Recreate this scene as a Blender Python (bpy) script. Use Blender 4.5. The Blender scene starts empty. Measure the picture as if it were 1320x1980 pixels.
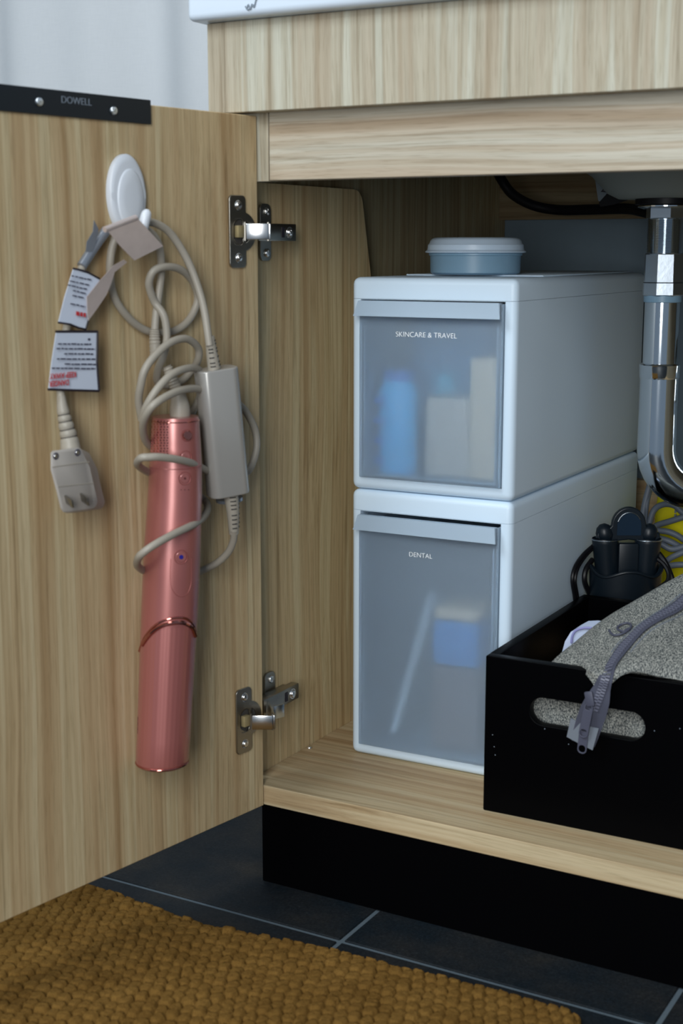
import bpy, bmesh, math, random
import numpy as np
from mathutils import Vector, Matrix
from mathutils.bvhtree import BVHTree
random.seed(7); rng = np.random.default_rng(7)
sc = bpy.context.scene
COL = sc.collection
# ------------------------------------------------------------------ camera
PITCH = math.radians(10.52); YAW = math.radians(29.7); FPX = 2750.0
CAM = Vector((0.7317, -1.1285, 0.5466))
cf = Vector((-math.sin(YAW)*math.cos(PITCH), math.cos(YAW)*math.cos(PITCH), -math.sin(PITCH)))
cr = cf.cross(Vector((0,0,1))).normalized(); cu = cr.cross(cf)
cd = bpy.data.cameras.new('camera'); cam = bpy.data.objects.new('camera', cd); COL.objects.link(cam)
cam.matrix_world = Matrix(((cr.x,cu.x,-cf.x,CAM.x),(cr.y,cu.y,-cf.y,CAM.y),(cr.z,cu.z,-cf.z,CAM.z),(0,0,0,1)))
cd.sensor_fit = 'VERTICAL'; cd.sensor_height = 36.0; cd.lens = 36.0*FPX/1980.0
cd.clip_start = 0.05
cd.dof.use_dof = True; cd.dof.aperture_fstop = 9.0
cd.dof.focus_distance = 1.62
sc.camera = cam
# ------------------------------------------------------------------ light
w = bpy.data.worlds.new('world'); sc.world = w; w.use_nodes = True
bg = w.node_tree.nodes['Background']; bg.inputs[0].default_value = (0.60, 0.78, 1.0, 1); bg.inputs[1].default_value = 0.25
def area(name, loc, target, sx, sy, power, color):
    l = bpy.data.lights.new(name, 'AREA'); l.shape = 'RECTANGLE'; l.size = sx; l.size_y = sy; l.energy = power; l.color = color
    o = bpy.data.objects.new(name, l); COL.objects.link(o); o.location = loc
    o.rotation_euler = (Vector(target)-Vector(loc)).to_track_quat('-Z','Y').to_euler(); return o
area('window_light', (-0.50, -1.8, 2.05), (0.15, 0.0, 0.40), 0.9, 0.9, 34, (0.84, 0.94, 1.0))
area('room_light', (0.95, -2.25, 1.10), (0.1, 0.1, 0.30), 0.60, 1.6, 42, (0.95, 0.97, 0.97))
area('ceiling_light', (-0.2, -0.7, 2.3), (0.0, -0.1, 0.2), 0.6, 0.6, 6, (1.0, 0.97, 0.92))
vs = sc.view_settings; vs.view_transform = 'Standard'; vs.look = 'None'; vs.gamma = 1.0; vs.exposure = -0.06; vs.use_curve_mapping = False
# ------------------------------------------------------------------ measuring helpers (a picture point on a real plane)
def ray(x, y): return cf + cr*((x-660)/FPX) - cu*((y-990)/FPX)
def onplane(x, y, n, d):
    n = Vector(n); r = ray(x, y); return CAM + r*((d - n.dot(CAM))/n.dot(r))
def PX(x, y, v): return onplane(x, y, (1,0,0), v)
def PY(x, y, v): return onplane(x, y, (0,1,0), v)
def PZ(x, y, v): return onplane(x, y, (0,0,1), v)
DA = math.radians(9.24)
DO = Vector((0.0, -0.002, 0.0))
DS = Vector((-math.sin(DA), -math.cos(DA), 0)); DN = Vector((math.cos(DA), -math.sin(DA), 0)); UZ = Vector((0,0,1))
def DW(s, n, z): return DO + DS*s + DN*n + UZ*z
def DP(x, y, n=0.0): return onplane(x, y, DN, DN.dot(DO)+n)
# ------------------------------------------------------------------ object helpers
BASE = {}
def tag(o, label=None, cat=None, group=None, kind=None):
    if label: o['label'] = label
    if cat: o['category'] = cat
    if group: o['group'] = group
    if kind: o['kind'] = kind
    return o
def thing(name, loc, label, cat, group=None):
    o = bpy.data.objects.new(name, None); o.empty_display_size = 0.02
    COL.objects.link(o); o.location = loc; BASE[o.name] = Vector(loc)
    return tag(o, label, cat, group)
def add(name, geo, m, parent=None, loc=None, smooth=True, label=None, angle=40):
    """geo = (verts, faces) in world space -> ONE mesh object"""
    V, F = geo
    if parent is not None: L = BASE[parent.name]
    else: L = Vector(loc) if loc is not None else Vector((0,0,0))
    me = bpy.data.meshes.new(name)
    me.from_pydata([tuple(Vector(v)-L) for v in V], [], [tuple(f) for f in F])
    me.validate(); me.update()
    me.materials.append(m)
    bm = bmesh.new(); bm.from_mesh(me); bmesh.ops.recalc_face_normals(bm, faces=bm.faces); bm.to_mesh(me); bm.free()
    if smooth:
        me.shade_smooth()
        try: me.set_sharp_from_angle(angle=math.radians(angle))
        except Exception: pass
    o = bpy.data.objects.new(name, me); COL.objects.link(o)
    BASE[o.name] = L
    if parent is not None: o.parent = parent
    else: o.location = L
    if label: o['label'] = label
    return o
def join(*gs):
    V = []; F = []
    for g in gs:
        k = len(V); V += list(g[0]); F += [tuple(i+k for i in f) for f in g[1]]
    return V, F
def bmgeo(bm):
    bm.verts.ensure_lookup_table()
    for i, v in enumerate(bm.verts): v.index = i
    r = ([v.co.copy() for v in bm.verts], [tuple(v.index for v in f.verts) for f in bm.faces]); bm.free(); return r
def frame(o, x, y, z):
    o, x, y, z = map(Vector, (o, x, y, z))
    return Matrix(((x.x,y.x,z.x,o.x),(x.y,y.y,z.y,o.y),(x.z,y.z,z.z,o.z),(0,0,0,1)))
ID = Matrix.Identity(4)
def tf(g, M): return [M @ Vector(v) for v in g[0]], g[1]
def box(x0, x1, y0, y1, z0, z1, bev=0.0, seg=2, M=ID, sel=None):
    bm = bmesh.new(); bmesh.ops.create_cube(bm, size=1)
    for v in bm.verts: v.co = Vector(((x0+x1)/2+v.co.x*(x1-x0), (y0+y1)/2+v.co.y*(y1-y0), (z0+z1)/2+v.co.z*(z1-z0)))
    if bev > 0:
        es = [e for e in bm.edges if sel is None or sel(e)]
        bmesh.ops.bevel(bm, geom=es, offset=bev, segments=seg, profile=0.5, affect='EDGES')
    return tf(bmgeo(bm), M)
def basis(d):
    d = d.normalized(); a = Vector((0,0,1)) if abs(d.z) < 0.9 else Vector((1,0,0))
    u = d.cross(a).normalized(); return u, d.cross(u).normalized()
def tube(pts, r, n=10, cap=True):
    """swept round tube; r number or list"""
    P = [Vector(p) for p in pts]; V = []; F = []
    R = r if isinstance(r, (list, tuple)) else [r]*len(P)
    t0 = (P[1]-P[0]).normalized(); u, v = basis(t0)
    for i, p in enumerate(P):
        t = (P[min(i+1, len(P)-1)]-P[max(i-1, 0)])
        t = t.normalized() if t.length > 1e-9 else t0
        u = (u - t*u.dot(t)); u = u.normalized() if u.length > 1e-6 else basis(t)[0]
        v = t.cross(u)
        for k in range(n):
            a = 2*math.pi*k/n; V.append(p + (u*math.cos(a)+v*math.sin(a))*R[i])
    for i in range(len(P)-1):
        for k in range(n):
            a = i*n+k; b = i*n+(k+1) % n; F.append((a, b, b+n, a+n))
    if cap:
        F.append(tuple(range(n-1, -1, -1))); F.append(tuple((len(P)-1)*n+k for k in range(n)))
    return V, F
def spline(pts, sub=6):
    P = [Vector(p) for p in pts]; out = []
    Q = [P[0]*2-P[1]] + P + [P[-1]*2-P[-2]]
    for i in range(1, len(Q)-2):
        a, b, c, d = Q[i-1], Q[i], Q[i+1], Q[i+2]
        for k in range(sub):
            t = k/sub
            out.append(0.5*((2*b)+(c-a)*t+(2*a-5*b+4*c-d)*t*t+(3*b-a-3*c+d)*t*t*t))
    out.append(P[-1]); return out
def lathe(prof, n=48, M=ID, sx=1.0, sy=1.0):
    """prof = [(r,z)...]"""
    V = []; F = []
    for r, z in prof:
        for k in range(n):
            a = 2*math.pi*k/n; V.append(M @ Vector((r*math.cos(a)*sx, r*math.sin(a)*sy, z)))
    for i in range(len(prof)-1):
        for k in range(n):
            a = i*n+k; b = i*n+(k+1) % n; F.append((a, b, b+n, a+n))
    F.append(tuple(range(n-1, -1, -1))); F.append(tuple((len(prof)-1)*n+k for k in range(n)))
    return V, F
def prism(outer, holes, t, M, bev=0.0):
    """flat outline (with holes) of thickness t, centred on the frame's z=0"""
    cu_ = bpy.data.curves.new('tmp', 'CURVE'); cu_.dimensions = '2D'; cu_.fill_mode = 'BOTH'
    cu_.extrude = max(t/2-bev, 1e-5); cu_.bevel_depth = bev; cu_.bevel_resolution = 2
    for loop in [outer]+holes:
        s = cu_.splines.new('POLY'); s.points.add(len(loop)-1); s.use_cyclic_u = True
        for i, p in enumerate(loop): s.points[i].co = (p[0], p[1], 0, 1)
    if bev: cu_.offset = -bev
    ob = bpy.data.objects.new('tmp', cu_); COL.objects.link(ob)
    bpy.context.view_layer.update()
    me = bpy.data.meshes.new_from_object(ob.evaluated_get(bpy.context.evaluated_depsgraph_get()))
    g = ([M @ v.co for v in me.vertices], [tuple(p.vertices) for p in me.polygons])
    bpy.data.objects.remove(ob); bpy.data.curves.remove(cu_); bpy.data.meshes.remove(me)
    return g
def rrect(x0, x1, y0, y1, r, n=6):
    out = []
    for cx, cy, a0 in ((x1-r, y1-r, 0), (x0+r, y1-r, 90), (x0+r, y0+r, 180), (x1-r, y0+r, 270)):
        for k in range(n+1):
            a = math.radians(a0+90*k/n); out.append((cx+r*math.cos(a), cy+r*math.sin(a)))
    return out
def text(body, width, M, t=0.0002, thin=0.0, mirror=False):
    """lettering as a flat mesh, 'width' wide, centred"""
    c = bpy.data.curves.new('tmp', 'FONT'); c.body = body; c.size = 1; c.extrude = 0.01; c.offset = thin
    c.align_x = 'CENTER'; c.align_y = 'CENTER'
    ob = bpy.data.objects.new('tmp', c); COL.objects.link(ob); bpy.context.view_layer.update()
    me = bpy.data.meshes.new_from_object(ob.evaluated_get(bpy.context.evaluated_depsgraph_get()))
    xs = [v.co.x for v in me.vertices]; ys = [v.co.y for v in me.vertices]
    k = width/(max(xs)-min(xs)); mx = (max(xs)+min(xs))/2; my = (max(ys)+min(ys))/2
    g = ([M @ Vector(((v.co.x-mx)*k*(-1 if mirror else 1), (v.co.y-my)*k, v.co.z/0.01*t)) for v in me.vertices], [tuple(p.vertices) for p in me.polygons])
    bpy.data.objects.remove(ob); bpy.data.curves.remove(c); bpy.data.meshes.remove(me)
    return g
def bvh(g): return BVHTree.FromPolygons([tuple(v) for v in g[0]], [tuple(f) for f in g[1]])
def cast(b, x, y, off=0.0):
    r = ray(x, y).normalized(); p, n, i, d = b.ray_cast(CAM, r)
    if p is None: return None, None
    if n.dot(r) > 0: n = -n
    return p+n*off, n
def disc(p, nrm, r, t, n=24, bev=0.0):
    u, v = basis(nrm); M = frame(p, u, v, nrm)
    if bev: return lathe([(r, 0), (r, t-bev), (r-bev, t)], n, M)
    return lathe([(r, 0), (r, t)], n, M)
def ring(p, nrm, r, rr, n=28):
    u, v = basis(nrm)
    pts = [p+(u*math.cos(2*math.pi*k/n)+v*math.sin(2*math.pi*k/n))*r for k in range(n+1)]
    return tube(pts, rr, 6, cap=False)
def screw_head(p, nrm, r):
    """domed cross-head screw"""
    u, v = basis(nrm); M = frame(p, u, v, nrm)
    g = lathe([(r, 0), (r, r*0.25), (r*0.8, r*0.5), (r*0.35, r*0.55), (r*0.28, r*0.2)], 18, M)
    c = join(box(-r*0.55, r*0.55, -r*0.1, r*0.1, r*0.3, r*0.57, M=M), box(-r*0.1, r*0.1, -r*0.55, r*0.55, r*0.3, r*0.57, M=M))
    return join(g, c)
# ------------------------------------------------------------------ materials
def newmat(name):
    m = bpy.data.materials.new(name); m.use_nodes = True
    nt = m.node_tree; b = nt.nodes['Principled BSDF']; return m, nt, b
def N(nt, t, **k):
    n = nt.nodes.new(t)
    for a, v in k.items(): setattr(n, a, v)
    return n
def noise(nt, vec, scale, detail=3, rough=0.5, dist=0.0):
    n = N(nt, 'ShaderNodeTexNoise'); n.inputs['Scale'].default_value = scale; n.inputs['Detail'].default_value = detail
    n.inputs['Roughness'].default_value = rough; n.inputs['Distortion'].default_value = dist
    nt.links.new(vec, n.inputs['Vector']); return n.outputs['Fac']
def ramp(nt, fac, stops):
    r = N(nt, 'ShaderNodeValToRGB'); e = r.color_ramp.elements
    while len(e) < len(stops): e.new(0.5)
    for i, (p, c) in enumerate(stops): e[i].position = p; e[i].color = (*c, 1) if len(c) == 3 else c
    nt.links.new(fac, r.inputs[0]); return r.outputs[0]
def mix(nt, a, b, f, mode='MIX'):
    n = N(nt, 'ShaderNodeMix', data_type='RGBA', blend_type=mode)
    for s, v in ((0, f), (6, a), (7, b)):
        if isinstance(v, (int, float)): n.inputs[s].default_value = v
        elif isinstance(v, tuple): n.inputs[s].default_value = (*v, 1) if len(v) == 3 else v
        else: nt.links.new(v, n.inputs[s])
    return n.outputs[2]
def bump(nt, b, h, strength, dist=0.001):
    n = N(nt, 'ShaderNodeBump'); n.inputs['Strength'].default_value = strength; n.inputs['Distance'].default_value = dist
    nt.links.new(h, n.inputs['Height']); nt.links.new(n.outputs[0], b.inputs['Normal'])
def plain(name, col, rough=0.5, metal=0.0, bumps=None, coat=0.0, spec=0.5, vary=0.0, sheen=0.0):
    m, nt, b = newmat(name)
    b.inputs['Base Color'].default_value = (*col, 1); b.inputs['Roughness'].default_value = rough; b.inputs['Metallic'].default_value = metal
    b.inputs['Coat Weight'].default_value = coat; b.inputs['Specular IOR Level'].default_value = spec
    b.inputs['Sheen Weight'].default_value = sheen
    tc = N(nt, 'ShaderNodeTexCoord').outputs['Object']
    if vary:
        f = noise(nt, tc, 60, 4); nt.links.new(mix(nt, tuple(c*(1-vary) for c in col), tuple(min(1, c*(1+vary)) for c in col), f), b.inputs['Base Color'])
    if bumps: bump(nt, b, noise(nt, tc, bumps[0], 3), bumps[1], bumps[2] if len(bumps) > 2 else 0.0005)
    return m
def wood(name, axis, tint=(1, 1, 1), seed=0.0):
    """pale ash laminate: straight grain bands along one axis"""
    m, nt, b = newmat(name)
    pos = N(nt, 'ShaderNodeNewGeometry').outputs['Position']
    wv = N(nt, 'ShaderNodeMapping'); sc_ = [2.2, 2.2, 2.2]; sc_[axis] = 0.9; wv.inputs['Scale'].default_value = sc_; nt.links.new(pos, wv.inputs[0])
    wn = N(nt, 'ShaderNodeTexNoise'); wn.inputs['Scale'].default_value = 3.0; wn.inputs['Detail'].default_value = 1; nt.links.new(wv.outputs[0], wn.inputs['Vector'])
    off = N(nt, 'ShaderNodeVectorMath', operation='MULTIPLY_ADD'); nt.links.new(wn.outputs['Color'], off.inputs[0])
    k = [0.022]*3; k[axis] = 0; off.inputs[1].default_value = k; nt.links.new(pos, off.inputs[2])
    def mp(s, a, o):
        q = N(nt, 'ShaderNodeMapping'); v = [s]*3; v[axis] = a; q.inputs['Scale'].default_value = v
        q.inputs['Location'].default_value = (seed+o, seed*0.7+o, o); nt.links.new(off.outputs[0], q.inputs[0]); return q.outputs[0]
    band = noise(nt, mp(58, 0.6, 0), 1.0, 2.5, 0.5)
    fine = noise(nt, mp(210, 2.5, 3), 1.0, 3, 0.6)
    pore = noise(nt, mp(900, 28, 7), 1.0, 2, 0.6)
    t = lambda c: tuple(c[i]*tint[i] for i in range(3))
    c1 = ramp(nt, band, [(0.30, t((0.36, 0.262, 0.150))), (0.41, t((0.455, 0.36, 0.23))), (0.48, t((0.51, 0.425, 0.282))), (0.52, t((0.44, 0.352, 0.222))), (0.60, t((0.55, 0.49, 0.345))), (0.72, t((0.47, 0.39, 0.25)))])
    f1 = ramp(nt, fine, [(0.30, (0.62, 0.57, 0.50)), (0.42, (0.93, 0.92, 0.90)), (0.62, (1.06, 1.06, 1.06))])
    p1 = ramp(nt, pore, [(0.34, (0.80, 0.78, 0.74)), (0.46, (1, 1, 1)), (1.0, (1.03, 1.03, 1.03))])
    c = mix(nt, mix(nt, c1, f1, 0.75, 'MULTIPLY'), p1, 0.8, 'MULTIPLY')
    nt.links.new(c, b.inputs['Base Color']); b.inputs['Roughness'].default_value = 0.55; b.inputs['Specular IOR Level'].default_value = 0.3
    bump(nt, b, fine, 0.06, 0.0004)
    return m
M = {}
M['wood_z'] = wood('pale wood laminate upright grain', 2, (0.86, 0.93, 1.08))
M['wood_z2'] = wood('pale wood laminate upright grain door', 2, (1.10, 1.02, 0.90), 4.3)  # same laminate; warmer light on the door put into its tint
M['wood_back'] = wood('shade-darkened brown laminate of the back batten', 0, (0.42, 0.38, 0.32), 2.2)  # brown board, its tint darkened further for the shade under the top
M['wood_far_shade'] = wood('shade-tinted laminate of the outer side', 2, (0.68, 0.68, 0.62), 5.2)  # same pale laminate; the shade it stands in is put into the tint
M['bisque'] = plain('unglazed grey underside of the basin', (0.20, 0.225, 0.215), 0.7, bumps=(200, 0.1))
M['brass'] = plain('worn brass', (0.36, 0.29, 0.15), 0.5, 0.3, bumps=(900, 0.5), vary=0.3)
M['wood_zi'] = wood('pale wood laminate inner side', 2, (1.16, 1.06, 0.90), 6.1)  # same laminate, with the warmer light inside mixed into its tint
M['wood_xi'] = wood('pale wood laminate cabinet floor', 0, (1.02, 0.93, 0.84), 3.3)  # same laminate; warmer light low down put into this tint
M['wood_x'] = wood('pale wood laminate level grain', 0, (0.93, 0.97, 1.14), 9.7)
M['white_plastic'] = plain('white polypropylene', (0.68, 0.82, 0.95), 0.42, bumps=(900, 0.05))
M['hook_white'] = plain('white hook plastic', (0.66, 0.70, 0.76), 0.35)
M['ceramic'] = plain('white glazed ceramic', (0.66, 0.74, 0.84), 0.22, coat=0.3)
M['chrome'] = plain('chrome', (0.75, 0.80, 0.84), 0.10, 1.0)
M['brushed'] = plain('satin chrome', (0.62, 0.68, 0.74), 0.28, 1.0, bumps=(260, 0.12))
M['nickel'] = plain('dull nickel', (0.36, 0.34, 0.30), 0.30, 1.0)
M['nickel_bright'] = plain('polished nickel', (0.78, 0.78, 0.78), 0.22, 1.0)
M['black_paint'] = plain('black painted board', (0.0004, 0.0005, 0.0010), 0.40, spec=0.06, bumps=(180, 0.05))
M['black_kick'] = plain('matt black board', (0.0006, 0.0006, 0.0010), 0.7, spec=0.03)
M['black_plastic'] = plain('black plastic', (0.005, 0.010, 0.016), 0.36, spec=0.35)
M['ink_blue'] = plain('ink blue plastic', (0.004, 0.018, 0.040), 0.5, spec=0.2)
M['black_rubber'] = plain('black rubber', (0.004, 0.004, 0.006), 0.45, spec=0.3)
M['rose'] = plain('rose metallic lacquer', (0.44, 0.145, 0.130), 0.36, 0.45, coat=0.9)
M['rose'].node_tree.nodes['Principled BSDF'].inputs['Coat Roughness'].default_value = 0.26
M['rose_gloss'] = plain('polished rose metal', (0.52, 0.20, 0.17), 0.12, 0.95)
M['rose_dark'] = plain('rose button shade', (0.36, 0.11, 0.10), 0.35, 0.4)
M['rose_vent'] = plain('dark vent hole', (0.10, 0.02, 0.02), 0.6)
M['cord'] = plain('warm grey cord', (0.36, 0.325, 0.27), 0.45)
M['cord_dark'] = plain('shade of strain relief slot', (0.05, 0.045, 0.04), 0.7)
M['adapter'] = plain('pearl grey plastic', (0.40, 0.385, 0.36), 0.24, 0.25)
M['plug'] = plain('warm grey plug plastic', (0.42, 0.385, 0.35), 0.42)
M['label_white'] = plain('white label film', (0.62, 0.68, 0.80), 0.35)
M['print_navy'] = plain('dark print', (0.03, 0.03, 0.07), 0.6)
M['print_black'] = plain('black border print', (0.012, 0.008, 0.016), 0.5)
M['print_red'] = plain('red print', (0.55, 0.035, 0.04), 0.6)
M['print_grey'] = plain('grey print', (0.20, 0.24, 0.29), 0.6)
M['print_white'] = plain('white lettering', (0.95, 0.96, 0.98), 0.6)
M['print_blue'] = plain('blue dot print', (0.010, 0.008, 0.22), 0.5)
M['foil'] = plain('rose silver foil', (0.68, 0.58, 0.55), 0.34, 0.45, bumps=(150, 0.35), vary=0.12)
M['foil_grey'] = plain('grey clear film', (0.26, 0.29, 0.34), 0.25, 0.4, bumps=(200, 0.3))
M['zip'] = plain('mauve grey zip', (0.062, 0.065, 0.098), 0.5, vary=0.15)
M['zip_teeth'] = plain('pale mauve grey zip teeth', (0.135, 0.14, 0.19), 0.4)
M['zip_tape'] = plain('mauve grey zip tape', (0.060, 0.064, 0.095), 0.85, bumps=(1500, 0.3))
M['jar'] = plain('slate blue plastic', (0.22, 0.37, 0.50), 0.38)
M['lid'] = plain('pale blue white lid', (0.66, 0.80, 0.95), 0.35)
M['yellow'] = plain('yellow plastic', (0.92, 0.80, 0.010), 0.45)
M['grey_cord'] = plain('slate grey cord', (0.13, 0.155, 0.195), 0.5)
M['teal'] = plain('teal carton', (0.05, 0.50, 0.72), 0.5)
M['cyan'] = plain('cyan bottle', (0.04, 0.50, 0.95), 0.4)
M['cyan_dark'] = plain('blue bottle print', (0.01, 0.16, 0.55), 0.4)
M['beige'] = plain('beige carton', (0.62, 0.52, 0.38), 0.6)
M['beige2'] = plain('sand carton', (0.50, 0.45, 0.38), 0.6)
M['navy'] = plain('blue pouch', (0.04, 0.16, 0.32), 0.6)
M['blue_box'] = plain('blue box', (0.01, 0.22, 0.60), 0.5)
M['mauve'] = plain('brown grey tub', (0.13, 0.11, 0.12), 0.6)
M['wall'] = plain('shade-darkened plaster', (0.16, 0.22, 0.27), 0.8, bumps=(120, 0.1), vary=0.05)  # pale wall; the shade behind the cabinet is put into this dark colour
M['wall_room'] = plain('painted room wall', (0.55, 0.56, 0.56), 0.8, bumps=(120, 0.1), vary=0.03)
M['grout'] = plain('pale grout', (0.085, 0.115, 0.14), 0.8, bumps=(800, 0.3), vary=0.1)
M['paper'] = plain('grey paper tag', (0.20, 0.24, 0.27), 0.8)
M['white_cloth'] = plain('white quilted cloth', (0.55, 0.62, 0.80), 0.8, bumps=(700, 0.3))
M['lavender'] = plain('lavender stitching', (0.28, 0.28, 0.55), 0.8)
# frosted polypropylene: soft see-through sheet
def frosted(name, body, body_w, rough):
    m, nt, b = newmat(name)
    b.inputs['Base Color'].default_value = (0.86, 0.93, 1.0, 1); b.inputs['Roughness'].default_value = rough
    b.inputs['Transmission Weight'].default_value = 1.0; b.inputs['IOR'].default_value = 1.18
    d = N(nt, 'ShaderNodeBsdfPrincipled'); d.inputs['Base Color'].default_value = (*body, 1); d.inputs['Roughness'].default_value = 0.35
    s = N(nt, 'ShaderNodeMixShader'); s.inputs[0].default_value = body_w
    nt.links.new(b.outputs[0], s.inputs[1]); nt.links.new(d.outputs[0], s.inputs[2])
    nt.links.new(s.outputs[0], nt.nodes['Material Output'].inputs[0]); return m
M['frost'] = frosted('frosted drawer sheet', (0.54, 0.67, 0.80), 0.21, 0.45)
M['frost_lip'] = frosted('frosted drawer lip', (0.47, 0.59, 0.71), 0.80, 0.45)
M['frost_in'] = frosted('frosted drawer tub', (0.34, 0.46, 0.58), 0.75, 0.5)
# felt
def felt():
    m, nt, b = newmat('heathered grey felt')
    tc = N(nt, 'ShaderNodeTexCoord').outputs['Object']
    mp = N(nt, 'ShaderNodeMapping'); mp.inputs['Scale'].default_value = (1.7, 1, 1.0); mp.inputs['Rotation'].default_value = (0.3, 0.2, 0.6); nt.links.new(tc, mp.inputs[0])
    n1 = noise(nt, mp.outputs[0], 620, 2, 0.6, 0.3); n2 = noise(nt, mp.outputs[0], 1500, 2, 0.6)
    a = ramp(nt, n1, [(0.36, (0.030, 0.036, 0.042)), (0.47, (0.14, 0.15, 0.145)), (0.62, (0.42, 0.42, 0.38))])
    c = ramp(nt, n2, [(0.35, (0.6, 0.6, 0.6)), (0.6, (1.1, 1.1, 1.1))])
    nt.links.new(mix(nt, a, c, 0.7, 'MULTIPLY'), b.inputs['Base Color']); b.inputs['Roughness'].default_value = 0.95
    b.inputs['Specular IOR Level'].default_value = 0.1
    bump(nt, b, n1, 0.5, 0.0006); return m
M['felt'] = felt()
def slate():
    m, nt, b = newmat('dark slate tile')
    pos = N(nt, 'ShaderNodeNewGeometry').outputs['Position']
    n1 = noise(nt, pos, 14, 5, 0.6); n2 = noise(nt, pos, 420, 4, 0.65)
    a = ramp(nt, n1, [(0.35, (0.008, 0.013, 0.018)), (0.55, (0.016, 0.018, 0.020)), (0.7, (0.026, 0.025, 0.023))])
    c = ramp(nt, n2, [(0.35, (0.6, 0.6, 0.62)), (0.62, (1.15, 1.15, 1.15)), (0.75, (2.2, 2.1, 2.0))])
    nt.links.new(mix(nt, a, c, 0.8, 'MULTIPLY'), b.inputs['Base Color']); b.inputs['Roughness'].default_value = 0.62
    b.inputs['Specular IOR Level'].default_value = 0.35
    bump(nt, b, n2, 0.35, 0.0004); return m
M['slate'] = slate(); M['slate'].node_tree.nodes['Principled BSDF'].inputs['Specular IOR Level'].default_value = 0.12
def chenille():
    m, nt, b = newmat('mustard chenille')
    pos = N(nt, 'ShaderNodeNewGeometry').outputs['Position']
    n1 = noise(nt, pos, 26, 3); n2 = noise(nt, pos, 1300, 4, 0.7)
    a = ramp(nt, n1, [(0.3, (0.185, 0.098, 0.024)), (0.7, (0.250, 0.138, 0.036))])
    c = ramp(nt, n2, [(0.3, (0.55, 0.5, 0.45)), (0.6, (1.1, 1.1, 1.1))])
    nt.links.new(mix(nt, a, c, 0.8, 'MULTIPLY'), b.inputs['Base Color']); b.inputs['Roughness'].default_value = 0.95
    b.inputs['Specular IOR Level'].default_value = 0.05
    bump(nt, b, n2, 0.9, 0.0012); return m
M['mat'] = chenille()
def curtain_mat():
    m, nt, b = newmat('white voile')
    pos = N(nt, 'ShaderNodeNewGeometry').outputs['Position']
    q = N(nt, 'ShaderNodeMapping'); q.inputs['Scale'].default_value = (900, 900, 60); nt.links.new(pos, q.inputs[0])
    q2 = N(nt, 'ShaderNodeMapping'); q2.inputs['Scale'].default_value = (60, 60, 900); nt.links.new(pos, q2.inputs[0])
    a = noise(nt, q.outputs[0], 1, 2); c = noise(nt, q2.outputs[0], 1, 2)
    s = mix(nt, a, c, 0.5)
    col = ramp(nt, s, [(0.35, (0.80, 0.83, 0.86)), (0.6, (0.84, 0.87, 0.90))])
    nt.links.new(col, b.inputs['Base Color']); b.inputs['Roughness'].default_value = 0.9
    t = N(nt, 'ShaderNodeBsdfTranslucent'); t.inputs[0].default_value = (0.8, 0.85, 0.9, 1)
    x = N(nt, 'ShaderNodeMixShader'); x.inputs[0].default_value = 0.3
    nt.links.new(b.outputs[0], x.inputs[1]); nt.links.new(t.outputs[0], x.inputs[2]); nt.links.new(x.outputs[0], nt.nodes['Material Output'].inputs[0])
    return m
M['curtain'] = curtain_mat()
# ------------------------------------------------------------------ the room
FZ = -0.0825; TZ = FZ
fl = tag(add('floor', box(-1.7, 2.0, -1.6, 0.70, FZ-0.03, TZ-0.0016), M['grout'], smooth=False), kind='structure')
tile0 = None
PT = 0.298
for i in range(-6, 7):
    for j in range(-5, 3):
        x0 = 0.127+PT*i; y0 = -0.070+PT*j
        if x0 < -1.7 or x0+PT > 2.0 or y0+PT > 0.70 or y0 < -1.6: continue
        if tile0 is None:
            tile0 = add('tile', box(0.0025, PT-0.0025, 0.0025, PT-0.0025, -0.008, 0, bev=0.0008, seg=1), M['slate'], parent=fl, smooth=False)
            o = tile0
        else:
            o = tile0.copy(); COL.objects.link(o)
        o.location = (x0, y0, TZ)
wb = tag(add('wall_back', box(-1.7, 2.0, 0.665, 0.70, FZ, 2.3), M['wall'], smooth=False), kind='structure')
tag(add('wall_left', box(-1.74, -1.7, -1.6, 0.70, FZ-0.03, 2.3), M['wall_room'], smooth=False), kind='structure')
# curtain
V = []; F = []; nx, nz = 260, 12
def cy(x):
    return 0.60+0.022*math.sin(x*19+0.2)+0.008*math.sin(x*41+0.4)
for j in range(nz+1):
    for i in range(nx+1):
        x = -1.62+1.50*i/nx; z = FZ+0.03+2.1*j/nz
        V.append((x, cy(x)+0.004*math.sin(x*33+z*2), z))
for j in range(nz):
    for i in range(nx): a = j*(nx+1)+i; F.append((a, a+1, a+nx+2, a+nx+1))
tag(add('curtain', (V, F), M['curtain'], loc=(-0.9, 0.6, FZ+0.03), angle=180), 'white woven curtain hanging in soft folds beside the cabinet', 'curtain')
# ------------------------------------------------------------------ cabinet
cab = thing('vanity_cabinet', (0.38, 0.0, FZ), 'pale wood bathroom cabinet with its left door swung open', 'cabinet')
add('apron', box(-0.0235, 0.90, -0.018, -0.0005, 0.6672, 0.7465, bev=0.0006, seg=1), M['wood_z'], cab, smooth=False, label='upright-grained board across the top front')
add('side_edge', box(-0.0425, -0.0240, -0.0175, -0.0005, 0.6672, 0.7464, bev=0.0006, seg=1), M['wood_z'], cab, smooth=False)
add('filler_strip', box(-0.0218, 0.0112, 0.0, 0.018, 0.6068, 0.7464), M['wood_z'], cab, smooth=False)
add('rail', box(0.0120, 0.83, 0.0, 0.018, 0.6072, 0.751, bev=0.0006, seg=1), M['wood_x'], cab, smooth=False, label='level-grained rail set back under the top board')
add('bottom_panel', box(-0.0218, 0.83, 0.0, 0.664, 0.0, 0.0202, bev=0.0006, seg=1), M['wood_xi'], cab, smooth=False)
add('toe_kick', box(-0.004, 0.83, 0.001, 0.019, FZ+0.0005, -0.0003), M['black_kick'], cab, smooth=False, label='matt black plinth board')
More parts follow.
